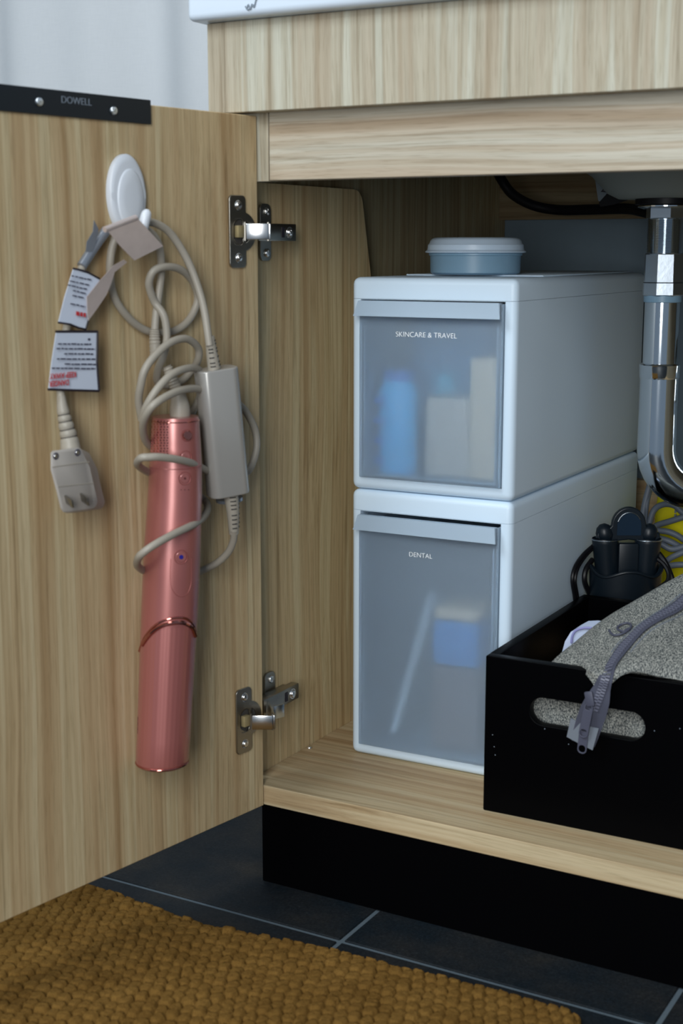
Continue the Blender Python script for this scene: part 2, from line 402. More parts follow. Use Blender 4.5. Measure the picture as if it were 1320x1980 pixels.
# inner side panel with its rear corner cut away
side_out = [(0.0002, 0.0003), (0.664, 0.0003), (0.664, 0.30), (0.310, 0.30), (0.2410, 0.5860)]
for k in range(7):
    a = math.radians(15+75*k/6); side_out.append((0.2215+0.018*math.cos(a), 0.5895+0.018*math.sin(a)))
side_out.append((0.0002, 0.6068+0.0008))
Ms = frame((-0.0305, 0, 0), (0,1,0), (0,0,1), (1,0,0))
add('side_panel', prism(side_out, [], 0.017, Ms), M['wood_zi'], cab, smooth=False)
add('outer_side_panel', box(-0.057, -0.0395, 0.014, 0.664, 0.0022, 0.7464), M['wood_far_shade'], cab, smooth=False)
add('outer_side_panel', box(0.83, 0.85, 0.0, 0.664, FZ+0.001, 0.7464), M['wood_z'], cab, smooth=False)
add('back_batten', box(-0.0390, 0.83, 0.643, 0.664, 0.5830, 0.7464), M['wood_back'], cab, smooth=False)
add('back_panel', box(-0.0215, 0.83, 0.648, 0.664, 0.0206, 0.2500), M['wood_xi'], cab, smooth=False)
add('screw', screw_head(PZ(598, 1446, 0.0203), Vector((0,0,1)), 0.0030), M['nickel_bright'], cab)
# door
Md = frame(DO, DS, UZ, DN)
door = add('door', box(0.0, 0.40, 0.0, 0.6648, -0.018, 0.0, bev=0.0007, seg=1, M=Md), M['wood_z2'], cab, smooth=False, label='opened door, inner face towards the room')
strip = add('closing_strip', box(0.1343, 0.398, 0.6487, 0.6684, 0.0002, 0.0028, bev=0.0003, seg=1, M=Md), M['black_plastic'], door, smooth=False)
for px, py in ((75, 197), (219, 214)):
    add('strip_screw', screw_head(DP(px, py, 0.0028), DN, 0.0036), M['brushed'], door)
a, b_ = DP(118, 192, 0.003), DP(178, 198, 0.003); c = (a+b_)/2
add('lettering', text('DOWELL', (a-b_).length*0.96, frame(c, -DS, UZ, DN), thin=-0.012), M['print_grey'], door, smooth=False)
# hinges (concealed cup hinges)
def hinge(zc):
    L = lambda s, n, z: DW(s, n, zc+z)
    h = add('hinge', prism(rrect(0.0185, 0.0400, -0.0325, 0.0325, 0.0045), [rrect(0.0180+0.004, 0.0345, -0.0115, 0.0115, 0.004)], 0.0022,
            frame(DW(0, 0.0013, zc), DS, UZ, DN), bev=0.0006), M['nickel'], cab)
    # cup flange and cup
    arc = [(0.0215+0.0175*math.cos(math.radians(t)), 0.0175*math.sin(math.radians(t))) for t in range(0, 360, 8)]
    inner = [(0.0235+0.0125*math.cos(math.radians(t)), 0.0115*math.sin(math.radians(t))) for t in range(0, 360, 12)]
    add('cup', prism(arc, [inner], 0.0016, frame(DW(0, 0.0009, zc), DS, UZ, DN), bev=0.0003), M['nickel'], h)
    add('cup_bottom', disc(DW(0.0215, 0.0002, zc), DN, 0.0135, 0.0002), M['cord_dark'], h)
    add('knuckle', box(0.0245, 0.0325, -0.0055, 0.0055, 0.0006, 0.0060, bev=0.001, M=frame(DW(0, 0, zc), DS, UZ, DN)), M['brass'], h, label='worn brass-coloured knuckle')
    for z in (-0.0235, 0.0235):
        p = DW(0.0285, 0.0024, zc+z)
        add('screw', join(screw_head(p, DN, 0.0034), ring(p, DN, 0.0040, 0.0005)), M['nickel_bright'], h)
    # crank arm: flat leg from the cup, bend, and leg to the channel
    A = Vector((0.0060, -0.0310, zc)); B = Vector((0.0240, -0.0210, zc))
    d = (B-A).normalized(); nn = d.cross(UZ).normalized()
    arm = box(0, (B-A).length, -0.0020, 0.0, -0.0072, 0.0072, bev=0.0009, M=frame(A, d, -nn, UZ))
    B2 = Vector((-0.0060, 0.0150, zc)); d2 = (B2-B).normalized(); n2 = d2.cross(UZ).normalized()
    arm2 = box(-0.001, (B2-B).length, -0.0020, 0.0, -0.0072, 0.0072, bev=0.0009, M=frame(B, d2, -n2, UZ))
    add('arm', join(arm, arm2), M['nickel_bright'], h)
    for p in (A+d*0.001-Vector((0.002,0,0)), B-Vector((0.001,-0.001,0))): add('pin', tube([p+UZ*-0.0082, p+UZ*0.0082], 0.0012, 8), M['nickel'], h)
    add('arm_tip', box(0.0, 0.0125, 0.0, 0.0022, -0.0068, 0.0068, bev=0.0009, M=frame(Vector((0.0105, 0.0030, zc)), Vector((0.35, 0.94, 0)).normalized(), Vector((-0.94, 0.35, 0)).normalized(), UZ)) if zc < 0.3 else box(0.006, 0.0085, 0.004, 0.0065, zc-0.0075, zc+0.0075, bev=0.0004), M['brushed'], h)
    # channel on the side panel and its winged base plate
    ch = box(-0.0160, -0.0065, 0.010, 0.0770, zc-0.0082, zc+0.0082, bev=0.0010)
    ch2 = box(-0.0220, -0.0160, 0.016, 0.070, zc-0.0066, zc+0.0066, bev=0.0010)
    add('channel', join(ch, ch2), M['nickel'], h)
    add('slot', box(-0.0066, -0.0060, 0.0500, 0.0548, zc-0.0048, zc+0.0048), M['print_black'], h, smooth=False)
    ps = Vector((-0.0066, 0.0645, zc))
    add('screw', join(screw_head(ps, Vector((1,0,0)), 0.0042), ring(ps, Vector((1,0,0)), 0.0050, 0.0006)), M['nickel_bright'], h)
    wing = rrect(0.0325, 0.0515, -0.0270, 0.0270, 0.006)
    add('base_plate', prism(wing, [], 0.0026, frame((-0.0206, 0, zc), (0,1,0), (0,0,1), (1,0,0)), bev=0.0006), M['nickel'], h)
    for z in (-0.0195, 0.0195):
        add('screw', screw_head(Vector((-0.0193, 0.0430, zc+z)), Vector((1,0,0)), 0.0042), M['nickel_bright'], h)
    return h
hinge(0.5612)
hinge(0.0965)
# ------------------------------------------------------------------ worktop with basin
top = thing('basin_worktop', (0.38, 0.3, 0.7468), 'white ceramic basin top resting on the cabinet', 'worktop')
slab = box(-0.0535, 0.92, -0.034, 0.664, 0.7468, 0.80, bev=0.006, seg=4)
add('slab', slab, M['ceramic'], top)
BC = Vector((0.2872, 0.3135, 0.0))
prof = [(0.030, 0.5950), (0.042, 0.5955), (0.052, 0.6010), (0.066, 0.6180), (0.100, 0.6430), (0.150, 0.6700), (0.190, 0.7100), (0.205, 0.7466)]
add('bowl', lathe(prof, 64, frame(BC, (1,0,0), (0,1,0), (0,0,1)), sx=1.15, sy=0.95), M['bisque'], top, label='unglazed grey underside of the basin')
g = []
sq = [(477,17),(480,9),(484,18),(487,8),(491,14),(494,3),(497,-6)]
g.append(tube(spline([PY(x, y, -0.0345) for x, y in sq], 4), 0.0007, 6))
g.append(tube(spline([PY(x, y, -0.0345) for x, y in [(474,12),(479,19),(486,13),(492,9)]], 4), 0.0006, 6))
add('faded_print', join(*g), M['print_grey'], top)
# ------------------------------------------------------------------ waste pipe
pc = Vector((0.2895, 0.3075, 0))
pipe = thing('waste_pipe', (pc.x, pc.y, 0.30), 'chrome waste pipe with slip nuts and a curved trap under the basin', 'pipe')
Mp = frame(pc, (1,0,0), (0,1,0), (0,0,1))
add('rubber_washer', lathe([(0.024, 0.5955), (0.031, 0.5950), (0.031, 0.5895), (0.024, 0.5885)], 40, Mp), M['black_rubber'], pipe)
add('flange', lathe([(0.020, 0.5884), (0.0285, 0.5882), (0.0285, 0.5872), (0.0225, 0.5852)], 40, Mp), M['chrome'], pipe)
add('locknut', lathe([(0.0205, 0.5868), (0.0205, 0.5762), (0.0190, 0.5750)], 6, Mp), M['brushed'], pipe)
th = [(0.0178, 0.5760)]
z = 0.5755
while z > 0.5400: th += [(0.0172, z), (0.0184, z-0.0006)]; z -= 0.0013
add('threaded_tail', lathe(th, 40, Mp), M['chrome'], pipe)
add('coupling_nut', join(lathe([(0.0185, 0.5415), (0.0202, 0.5400), (0.0206, 0.5140), (0.0206, 0.5125)], 8, Mp), lathe([(0.0200, 0.5122), (0.0212, 0.5115), (0.0214, 0.4998), (0.0200, 0.4985)], 8, Mp)), M['brushed'], pipe)
add('rubber_gasket', lathe([(0.0190, 0.4990), (0.0190, 0.4925), (0.0180, 0.4920)], 32, Mp), M['jar'], pipe, label='blue-grey rubber gasket')
add('tailpiece', lathe([(0.0176, 0.4945), (0.0176, 0.4240)], 40, Mp), M['chrome'], pipe)
add('slip_nut', lathe([(0.0185, 0.4300), (0.0212, 0.4285), (0.0206, 0.4262), (0.0206, 0.4160), (0.0195, 0.4145)], 24, Mp), M['chrome'], pipe)
ud = Vector((0.80, 0.60, 0)); RB = 0.0450; zb = 0.3410
path = [Vector((pc.x, pc.y, 0.4170)), Vector((pc.x, pc.y, 0.38))]
rr = [0.0196, 0.0196]
for k in range(19):
    a = math.pi*k/18; path.append(Vector((pc.x, pc.y, zb))+ud*RB*(1-math.cos(a))+UZ*(-RB*math.sin(a))); rr.append(0.0200)
e2 = path[-1]
path += [e2+UZ*0.05, e2+UZ*0.075+Vector((0,0.006,0)), e2+UZ*0.088+Vector((0,0.025,0)), Vector((e2.x, 0.45, e2.z+0.090)), Vector((e2.x, 0.665, e2.z+0.092))]
rr += [0.0196]*5
add('trap', tube(path, rr, 32), M['chrome'], pipe)
add('slip_nut', lathe([(0.0190, 0), (0.0222, 0.001), (0.0222, 0.014), (0.0200, 0.016)], 16, frame(e2+UZ*0.030, (1,0,0), (0,1,0), (0,0,1))), M['chrome'], pipe)
# supply hose and its tag
hp = [PY(930, 280, 0.52), PY(955, 320, 0.51), PY(968, 345, 0.50), PY(990, 375, 0.50), PY(1030, 397, 0.50), PY(1080, 406, 0.50), PY(1150, 405, 0.48), PY(1215, 404, 0.44), PY(1262, 414, 0.40), PY(1330, 425, 0.40), PY(1420, 400, 0.45)]
hp = [Vector((hp[0].x-0.01, 0.53, 0.72))] + hp
hose = tag(add('supply_hose', tube(spline(hp, 6), 0.0060, 14), M['black_rubber'], loc=hp[3]), 'black rubber hose looping under the basin rail', 'hose')
tg = thing('hose_tag', PY(1170, 400, 0.46), 'grey paper tag printed with a 2, on the black hose', 'tag')
def flat(pts, Y, t, tilt=0.0):
    P = [PY(x, y, Y) for x, y in pts]; n_ = len(P)
    return [p for p in P]+[p+Vector((0, t, 0)) for p in P], [tuple(range(n_)), tuple(range(2*n_-1, n_-1, -1))]+[(i, (i+1) % n_, n_+(i+1) % n_, n_+i) for i in range(n_)]
add('paper', flat([(1146, 318), (1200, 318), (1214, 352), (1190, 366), (1164, 392), (1156, 388)], 0.452, 0.0006), M['paper'], tg, smooth=False)
add('tag_wrap', flat([(1186, 322), (1197, 345), (1219, 357), (1219, 385), (1185, 396), (1160, 400), (1157, 392), (1175, 372), (1200, 358)], 0.4500, 0.0012), M['black_rubber'], tg, smooth=False, label='black plastic wrap')
add('lettering', text('2', 0.0068, frame(PY(1167, 362, 0.4512), (1,0,-0.1), (0,0,1), (0,-1,0))), M['print_black'], tg, smooth=False)
# ------------------------------------------------------------------ storage drawer units
BB = math.radians(1.09)
bx = Vector((math.cos(BB), math.sin(BB), 0)); by = Vector((-math.sin(BB), math.cos(BB), 0))
Mb = frame(by*0.12408, bx, by, UZ)      # local x along the front, y into the cabinet, z up
def unit(z0, z1, label, word, wc, wz, ww, gap):
    base = Mb @ Vector((0.119, 0.2, z0))
    u = thing('storage_drawer_unit', base, label, 'drawer unit', 'stacked white drawer units')
    zs = z1-0.0212; W0, W1 = 0.0305, 0.2075; D = 0.411
    # body with its front opening
    bm = bmesh.new(); bmesh.ops.create_cube(bm, size=1)
    for v in bm.verts: v.co = Vector(((W0+W1)/2+v.co.x*(W1-W0), D/2+v.co.y*D, (z0+zs)/2+v.co.z*(zs-z0)))
    es = [e for e in bm.edges if not all(abs(v.co.z-zs) < 1e-6 for v in e.verts)]
    bmesh.ops.bevel(bm, geom=es, offset=0.0070, segments=4, profile=0.5, affect='EDGES')
    bm.faces.ensure_lookup_table()
    ff = max((f for f in bm.faces if f.normal.y < -0.99), key=lambda f: f.calc_area())
    r = bmesh.ops.inset_region(bm, faces=[ff], thickness=0.003, use_even_offset=True)
    xs0, xs1, zz0, zz1 = 0.0415, 0.1960, z0+0.0125, zs-0.0004
    cx_, cz_ = (xs0+xs1)/2, (zz0+zz1)/2
    for v in ff.verts: v.co.x = xs0 if v.co.x < cx_ else xs1; v.co.z = zz0 if v.co.z < cz_ else zz1
    ex = bmesh.ops.extrude_face_region(bm, geom=[ff])
    vs_ = [e for e in ex['geom'] if isinstance(e, bmesh.types.BMVert)]
    bmesh.ops.translate(bm, vec=(0, D-0.006, 0), verts=vs_)
    try: bm.faces.remove(ff)
    except Exception: pass
    add('body', tf(bmgeo(bm), Mb), M['white_plastic'], u, angle=35)
    add('top_cover', box(W0, W1, 0, D, zs+0.0003, z1, bev=0.0070, seg=4, M=Mb, sel=lambda e: not all(abs(v.co.z-(zs+0.0003)) < 1e-6 for v in e.verts)), M['white_plastic'], u, angle=35)
    if z1 > 0.4: add('top_ridge', box(W0+0.012, W1-0.012, 0.10, D-0.012, z1, z1+0.0016, bev=0.0007, seg=2, M=Mb), M['white_plastic'], u)
    # frosted drawer
    G = gap
    dr = add('drawer', box(0.0428, 0.1950, -0.0062, -0.0036, z0+0.0136, zs-G, bev=0.0010, seg=2, M=Mb), M['frost'], u, label='frosted see-through drawer front')
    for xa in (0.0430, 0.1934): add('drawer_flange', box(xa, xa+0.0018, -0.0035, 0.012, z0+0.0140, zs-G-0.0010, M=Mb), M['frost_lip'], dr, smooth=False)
    t1 = box(0.0470, 0.0485, -0.0035, 0.36, z0+0.016, zs-0.012, M=Mb)
    t2 = box(0.1895, 0.1910, -0.0035, 0.36, z0+0.016, zs-0.012, M=Mb)
    t3 = box(0.0486, 0.1894, -0.0035, 0.36, z0+0.016, z0+0.0176, M=Mb)
    t4 = box(0.0486, 0.1894, 0.358, 0.36, z0+0.018, zs-0.012, M=Mb)
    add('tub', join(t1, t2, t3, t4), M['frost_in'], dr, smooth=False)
    # lip: slanted pull with angled ends
    hz1 = zs-G+0.0002; hz0 = hz1-0.0150
    A = [(0.0432, -0.0064, hz1), (0.1946, -0.0064, hz1), (0.1938, -0.0125, hz1-0.0015), (0.0440, -0.0125, hz1-0.0015)]
    Bq = [(0.0400, -0.0135, hz0), (0.1965, -0.0135, hz0), (0.1965, -0.0110, hz0), (0.0400, -0.0110, hz0)]
    V = [(0.0445, -0.0120, hz1), (0.1940, -0.0120, hz1), (0.1965, -0.0150, hz0), (0.0405, -0.0150, hz0),
         (0.0445, -0.0064, hz1), (0.1940, -0.0064, hz1), (0.1965, -0.0132, hz0), (0.0405, -0.0132, hz0),
         (0.1940, -0.0064, hz1-0.0016), (0.0445, -0.0064, hz1-0.0016), (0.1950, -0.0112, hz1-0.0016), (0.0435, -0.0112, hz1-0.0016)]
    Fq = [(0,1,2,3), (4,5,1,0), (3,2,6,7), (6,10,11,7), (10,8,9,11), (5,4,9,8), (1,5,8,10), (1,10,6,2), (0,3,7,11), (0,11,9,4)]
    add('handle_lip', tf((V, Fq), Mb), M['frost_lip'], dr, smooth=False)
    add('lettering', text(word, ww, Mb @ frame((wc, -0.0064, wz), (1,0,0), (0,0,1), (0,-1,0)), t=0.0001, thin=-0.008), M['print_white'], dr, smooth=False)
    return u
unit(0.3046, 0.5180, 'upper white drawer unit lettered SKINCARE & TRAVEL, on the lower unit', 'SKINCARE & TRAVEL', 0.1165, 0.4634, 0.0655, 0.0015)
unit(0.0204, 0.3040, 'taller lower white drawer unit lettered DENTAL, standing on the cabinet floor', 'DENTAL', 0.1132, 0.2440, 0.0255, 0.0030)
# contents seen through the frosted fronts
def inbox(name, x0, x1, y0, y1, z0, z1, m, label, cat, bev=0.004):
    c_ = Mb @ Vector(((x0+x1)/2, (y0+y1)/2, z0))
    return tag(add(name, box(x0, x1, y0, y1, z0, z1, bev=bev, seg=3, M=Mb), m, loc=c_), label, cat)
zb1 = 0.3046+0.0178; zb2 = 0.0204+0.0178
bt = thing('blue_bottle', Mb @ Vector((0.073, 0.025, zb1)), 'bright blue bottle seen through the upper frosted drawer', 'bottle')
Mq = Mb @ frame((0.073, 0.025, zb1), (1,0,0), (0,1,0), (0,0,1))
add('bottle_body', lathe([(0.018, 0.0), (0.0205, 0.003), (0.0205, 0.082), (0.017, 0.088), (0.0165, 0.092)], 32, Mq, sy=0.8), M['cyan'], bt)
add('cap', lathe([(0.0168, 0.0922), (0.0168, 0.100), (0.0155, 0.102)], 32, Mq, sy=0.8), M['cyan_dark'], bt)
for k in range(4): add('print_mark', box(-0.019, -0.008, -0.0180, -0.0170, 0.010+0.02*k, 0.016+0.02*k, M=Mq), M['cyan_dark'], bt, smooth=False)
inbox('carton', 0.0955, 0.112, 0.064, 0.073, zb1, zb1+0.096, M['teal'], 'thin teal carton behind the low carton in the upper drawer', 'carton', bev=0.001)
inbox('carton', 0.105, 0.152, 0.018, 0.060, zb1, zb1+0.078, M['beige2'], 'low sand-coloured carton beside the blue bottle in the upper drawer', 'carton')
inbox('carton', 0.154, 0.186, 0.012, 0.055, zb1, zb1+0.118, M['beige'], 'tall beige carton at the right of the upper frosted drawer', 'carton')
inbox('pouch', 0.060, 0.150, 0.075, 0.120, zb1, zb1+0.150, M['navy'], 'dark blue pouch standing behind the blue bottle', 'pouch', bev=0.012)
tb = thing('tub', Mb @ Vector((0.142, 0.035, zb2)), 'brown-grey tub with a blue band in the lower frosted drawer', 'tub')
Mq = Mb @ frame((0.142, 0.035, zb2), (1,0,0), (0,1,0), (0,0,1))
add('tub_body', box(-0.026, 0.026, -0.022, 0.022, 0.0, 0.088, bev=0.006, seg=3, M=Mq), M['mauve'], tb)
add('blue_band', box(-0.025, 0.025, -0.0225, 0.020, 0.089, 0.135, bev=0.005, seg=3, M=Mq), M['blue_box'], tb)
add('tub_lid', box(-0.024, 0.024, -0.021, 0.020, 0.136, 0.148, bev=0.004, seg=3, M=Mq), M['beige'], tb)
tag(add('white_stick', tube([Mb @ Vector((0.066, 0.036, zb2+0.004)), Mb @ Vector((0.098, 0.056, zb2+0.150))], 0.0035, 12), M['white_plastic'], loc=Mb @ Vector((0.074, 0.022, zb2))), 'slim white stick leaning inside the lower frosted drawer', 'stick')
# jar on top
jc = Vector((0.1085, 0.245, 0.5197))
jar = thing('lidded_jar', jc, 'round slate-blue jar with pale screw lid on the upper drawer unit', 'jar')
Mj = frame(jc, (1,0,0), (0,1,0), (0,0,1))
add('jar_body', lathe([(0.044, 0), (0.0465, 0.002), (0.0470, 0.0215)], 64, Mj), M['jar'], jar)
add('jar_collar', lathe([(0.0478, 0.0190), (0.0484, 0.0196), (0.0484, 0.0214), (0.0478, 0.0218)], 64, Mj), M['jar'], jar)
add('jar_lid', lathe([(0.0490, 0.0218), (0.0520, 0.0222), (0.0522, 0.0232), (0.0500, 0.0250), (0.0494, 0.0300), (0.0482, 0.0310), (0.0470, 0.0342), (0.0450, 0.0362), (0.0425, 0.0372), (0.0400, 0.0375)], 64, Mj), M['lid'], jar)
# ------------------------------------------------------------------ black crate
CB = math.radians(1.0)
kx = Vector((math.cos(CB), math.sin(CB), 0)); ky = Vector((-math.sin(CB), math.cos(CB), 0))
Mc = frame((0.2145, 0.0500, 0.0204), kx, ky, UZ)
CW, CD_, CH = 0.197, 0.272, 0.1525
crate = thing('wooden_crate', Mc @ Vector((CW/2, CD_/2, 0)), 'black wooden crate with oblong handle hole, in front of the drawer units', 'crate')
hole = rrect(0.0445, 0.1535, 0.0935, 0.1200, 0.0130, 8)
add('front_board', prism(rrect(0, CW, 0, CH, 0.0012, 2), [hole], 0.010, Mc @ frame((0, 0.005, 0), (1,0,0), (0,0,1), (0,-1,0)), bev=0.0007), M['black_paint'], crate)
add('back_board', prism(rrect(0, CW, 0, CH, 0.0012, 2), [hole], 0.010, Mc @ frame((0, CD_-0.005, 0), (1,0,0), (0,0,1), (0,-1,0)), bev=0.0007), M['black_paint'], crate)
for x0 in (0.0, CW-0.010):
    add('side_board', box(x0, x0+0.010, 0.0102, CD_-0.0102, 0, CH, bev=0.0007, M=Mc), M['black_paint'], crate)
add('base_board', box(0.0102, CW-0.0102, 0.0102, CD_-0.0102, 0.002, 0.008, M=Mc), M['black_paint'], crate)
for (x, y) in ((952, 1421), (955, 1444), (957, 1460), (1052, 1410), (1263, 1415), (1098, 1440), (1312, 1411)):
    p = PY(x, y, 0.0500)
    add('chip', lathe([(0.0006, 0), (0.0003, 0.0004)], 5, frame(Mc @ Vector(((p-Vector((0.2145,0.05,0))).dot(kx), -0.0001, p.z-0.0204)), kx, UZ, -ky)), M['print_grey'], crate, label='pale chip in the paint')
# grey felt pouch
NET = [  # rows of (px, py, depth Y) from the front rim up and back
 [(1060,1292,.067),(1090,1290,.066),(1118,1292,.064),(1140,1312,.0440),(1158,1334,.0410),(1180,1322,.0410),(1205,1304,.0440),(1235,1300,.0500),(1280,1308,.060),(1325,1316,.064),(1385,1328,.068)],
 [(1066,1280,.074),(1094,1278,.070),(1122,1276,.064),(1148,1288,.0500),(1168,1304,.0450),(1190,1296,.0460),(1215,1284,.052),(1245,1276,.060),(1288,1278,.072),(1330,1284,.080),(1390,1292,.085)],
 [(1078,1268,.084),(1100,1260,.084),(1130,1254,.082),(1160,1260,.078),(1185,1262,.076),(1210,1256,.080),(1236,1246,.086),(1264,1238,.092),(1300,1236,.102),(1340,1236,.112),(1395,1240,.118)],
 [(1092,1256,.097),(1116,1243,.099),(1145,1233,.102),(1176,1227,.106),(1204,1220,.110),(1230,1212,.116),(1256,1202,.122),(1284,1194,.130),(1316,1190,.140),(1352,1188,.150),(1400,1188,.155)],
 [(1108,1244,.112),(1134,1225,.118),(1164,1208,.126),(1194,1194,.134),(1223,1182,.142),(1250,1171,.150),(1276,1161,.158),(1302,1152,.166),(1332,1144,.175),(1364,1138,.182),(1405,1132,.188)],
 [(1124,1231,.126),(1150,1209,.137),(1180,1188,.149),(1210,1171,.160),(1240,1154,.170),(1268,1138,.180),(1294,1124,.190),(1320,1111,.200),(1350,1100,.210),(1380,1090,.216),(1410,1080,.220)],
]
rows = [[PY(*q) for q in r] for r in NET]
front = rows[0]
def under(p, k):
    y0 = p.y
    if k == 0: return Vector((p.x, y0+0.0015, p.z+0.0005))
    if k == 1: return Vector((p.x, min(y0+0.002, 0.0475) if y0 < 0.058 else 0.066, max(p.z+0.001, 0.1760) if y0 < 0.058 else p.z-0.004))
    if k == 2: return Vector((p.x, 0.0685, 0.1755 if y0 < 0.058 else min(p.z-0.006, 0.165)))
    if k == 3: return Vector((p.x+0.002, 0.0680, 0.158))
    if k == 4: return Vector((p.x, 0.0675, 0.100))
    return Vector((p.x, 0.075, 0.036))
def crimp(L):
    return [Vector((min(max(p.x, 0.2340), 0.3930), p.y, p.z)) for p in L]
skirt = [crimp([under(p, k) for p in front]) for k in range(6)][::-1]
for L in skirt[:2]:
    for i, p in enumerate(L): p.x = 0.2400+0.150*i/(len(L)-1)
for i, p in enumerate(skirt[2]): p.x = 0.5*p.x+0.5*(0.2400+0.150*i/(len(skirt[2])-1))
back = []
for dy, dz in ((0.020, -0.004), (0.034, -0.024), (0.040, -0.055)):
    back.append([Vector((p.x, min(p.y+dy, 0.300), max(p.z+dz, 0.05))) for p in rows[-1]])
back.append([Vector((0.2400+0.150*i/10, 0.255, 0.036)) for i in range(11)])
back[-2] = [Vector((min(max(p.x, 0.236), 0.393), p.y, min(p.z, 0.15))) for p in back[-2]]
allr = skirt + [[Vector((min(p.x, 0.4010) if r_i > 1 else min(p.x, 0.4000), p.y, p.z)) for p in r] for r_i, r in enumerate(rows)] + back
def surf_grid(R, su, sv):
    A_ = [spline(r, su) for r in R]
    cols = [spline([A_[j][i] for j in range(len(A_))], sv) for i in range(len(A_[0]))]
    nu, nv = len(cols), len(cols[0])
    V = [cols[i][j] for j in range(nv) for i in range(nu)]
    F = [(j*nu+i, j*nu+i+1, (j+1)*nu+i+1, (j+1)*nu+i) for j in range(nv-1) for i in range(nu-1)]
    return V, F, nu, nv
V, F, nu, nv = surf_grid(allr, 5, 5)
# close the two open ends and the bottom
F.append(tuple(j*nu for j in range(nv))); F.append(tuple(j*nu+nu-1 for j in range(nv-1, -1, -1)))
F.append(tuple(range(nu-1, -1, -1))[::-1] + tuple((nv-1)*nu+i for i in range(nu-1, -1, -1)))
poly = (V, F)
pouch = thing('felt_pouch', Vector((0.31, 0.12, 0.03)), 'heathered grey felt pouch spilling over the front of the black crate', 'pouch')
add('pouch_body', poly, M['felt'], pouch, angle=180)
pb = bvh(poly)
# zip tape along the pouch, then hanging over the crate front
zp = [(1345,1142),(1320,1165),(1300,1181),(1278,1193),(1256,1206),(1238,1220),(1222,1236),(1207,1253),(1194,1271),(1182,1290),(1172,1310)]
Zc = []
for x, y in zp:
    p, n_ = cast(pb, x, y, 0.0012)
    if p is not None: Zc.append((p, n_))
hang = [(1164,1330,.0385),(1156,1352,.0370),(1147,1375,.0380),(1139,1398,.0395),(1132,1420,.0405),(1127,1438,.0410)]
def ribbon(cs, widths, t, sub=4, shift=0.0):
    P = spline([c[0] for c in cs], sub); Nn = spline([c[1] for c in cs], sub)
    Wd = [widths[min(int(i/sub), len(widths)-1)]*(1-(i % sub)/sub)+widths[min(int(i/sub)+1, len(widths)-1)]*((i % sub)/sub) for i in range(len(P))]
    V = []; F = []
    for i, p in enumerate(P):
        tt = (P[min(i+1, len(P)-1)]-P[max(i-1, 0)]).normalized(); n_ = Nn[i].normalized(); s = tt.cross(n_).normalized()
        q = p+s*shift
        V += [q-s*Wd[i], q+s*Wd[i], q+s*Wd[i]+n_*t, q-s*Wd[i]+n_*t]
    for i in range(len(P)-1):
        a = 4*i
        for k in range(4): F.append((a+k, a+(k+1) % 4, a+4+(k+1) % 4, a+4+k))
    F.append((0,1,2,3)); a = 4*(len(P)-1); F.append((a+3,a+2,a+1,a))
    return V, F, P, Nn
hv = [(PY(*q), Vector((0.25, -0.97, 0.05)).normalized()) for q in hang]
full = Zc+hv
V, F, P, Nn = ribbon(full, [0.0062]*len(Zc)+[0.0075, 0.0105, 0.0120, 0.0120, 0.0115, 0.0105], 0.0007)
add('zip_tape', (V, F), M['zip_tape'], pouch)
# teeth: two interlocking rows (one part)
g = []; L = 0.0
for i in range(1, len(P)):
    if i > len(P)-13: break
    seg = P[i]-P[i-1]; m_ = max(1, int(seg.length/0.0025))
    tt = seg.normalized(); n_ = Nn[i].normalized(); s = tt.cross(n_).normalized()
    for k in range(m_):
        c_ = P[i-1]+seg*((k+0.5)/m_)
        for sg in (-1, 1):
            cc = c_+s*sg*0.0017+tt*(0.0006*sg)+n_*0.0012
            g.append(box(-0.0008, 0.0008, -0.0019, 0.0019, -0.0006, 0.0010, M=frame(cc, tt, s, n_)))
tz = add('zip_teeth', join(*g), M['zip_teeth'], pouch, smooth=False); tz['kind'] = 'stuff'
ends = [PY(1112, 1392, .0395), PY(1098, 1428, .0385), PY(1130, 1440, .0375), PY(1128, 1398, .0380)]
def quad(P4, t, nrm):
    n_ = Vector(nrm).normalized(); V = [Vector(p) for p in P4]+[Vector(p)+n_*t for p in P4]
    k = len(P4); return V, [tuple(range(k)), tuple(range(2*k-1, k-1, -1))]+[(i, (i+1) % k, k+(i+1) % k, k+i) for i in range(k)]
add('tape_end', quad([PY(1104,1388,.0392), PY(1096,1424,.0382), PY(1118,1436,.0372), PY(1124,1398,.0385)], 0.0012, (0,-1,0)), M['foil_grey'], pouch, label='clear reinforced end of the tape')
add('tape_end', quad([PY(1140,1404,.0385), PY(1134,1444,.0372), PY(1146,1450,.0372), PY(1158,1408,.0385)], 0.0012, (0,-1,0)), M['foil_grey'], pouch, label='clear reinforced end of the tape')
# sliders and pull tabs
add('slider', box(-0.0040, 0.0040, -0.0062, 0.0075, 0, 0.0030, bev=0.0012, M=frame(PY(1141, 1352, .0352), (0.95,0,0.25), (-0.25,0.05,0.95), (0,-1,0.05))), M['zip'], pouch)
for (x0, y0, x1, y1, Y_) in ((1139,1361,1126,1426,.0335), (1130,1402,1124,1457,.0360)):
    a, b_ = PY(x0, y0, Y_), PY(x1, y1, Y_-0.0005); d = (a-b_); Ln = d.length; d.normalize(); s = d.cross(Vector((0,-1,0))).normalized()
    o_ = rrect(-0.0044, 0.0044, 0, Ln, 0.0040, 6); h1 = rrect(-0.0031, 0.0031, 0.0012, 0.0080, 0.0028, 6); h2 = rrect(-0.0026, 0.0026, Ln-0.0058, Ln-0.0012, 0.0012, 3)
    add('pull_tab', prism(o_, [h1, h2], 0.0014, frame(b_, -s, d, (0,-1,0)), bev=0.0003), M['zip'], pouch)
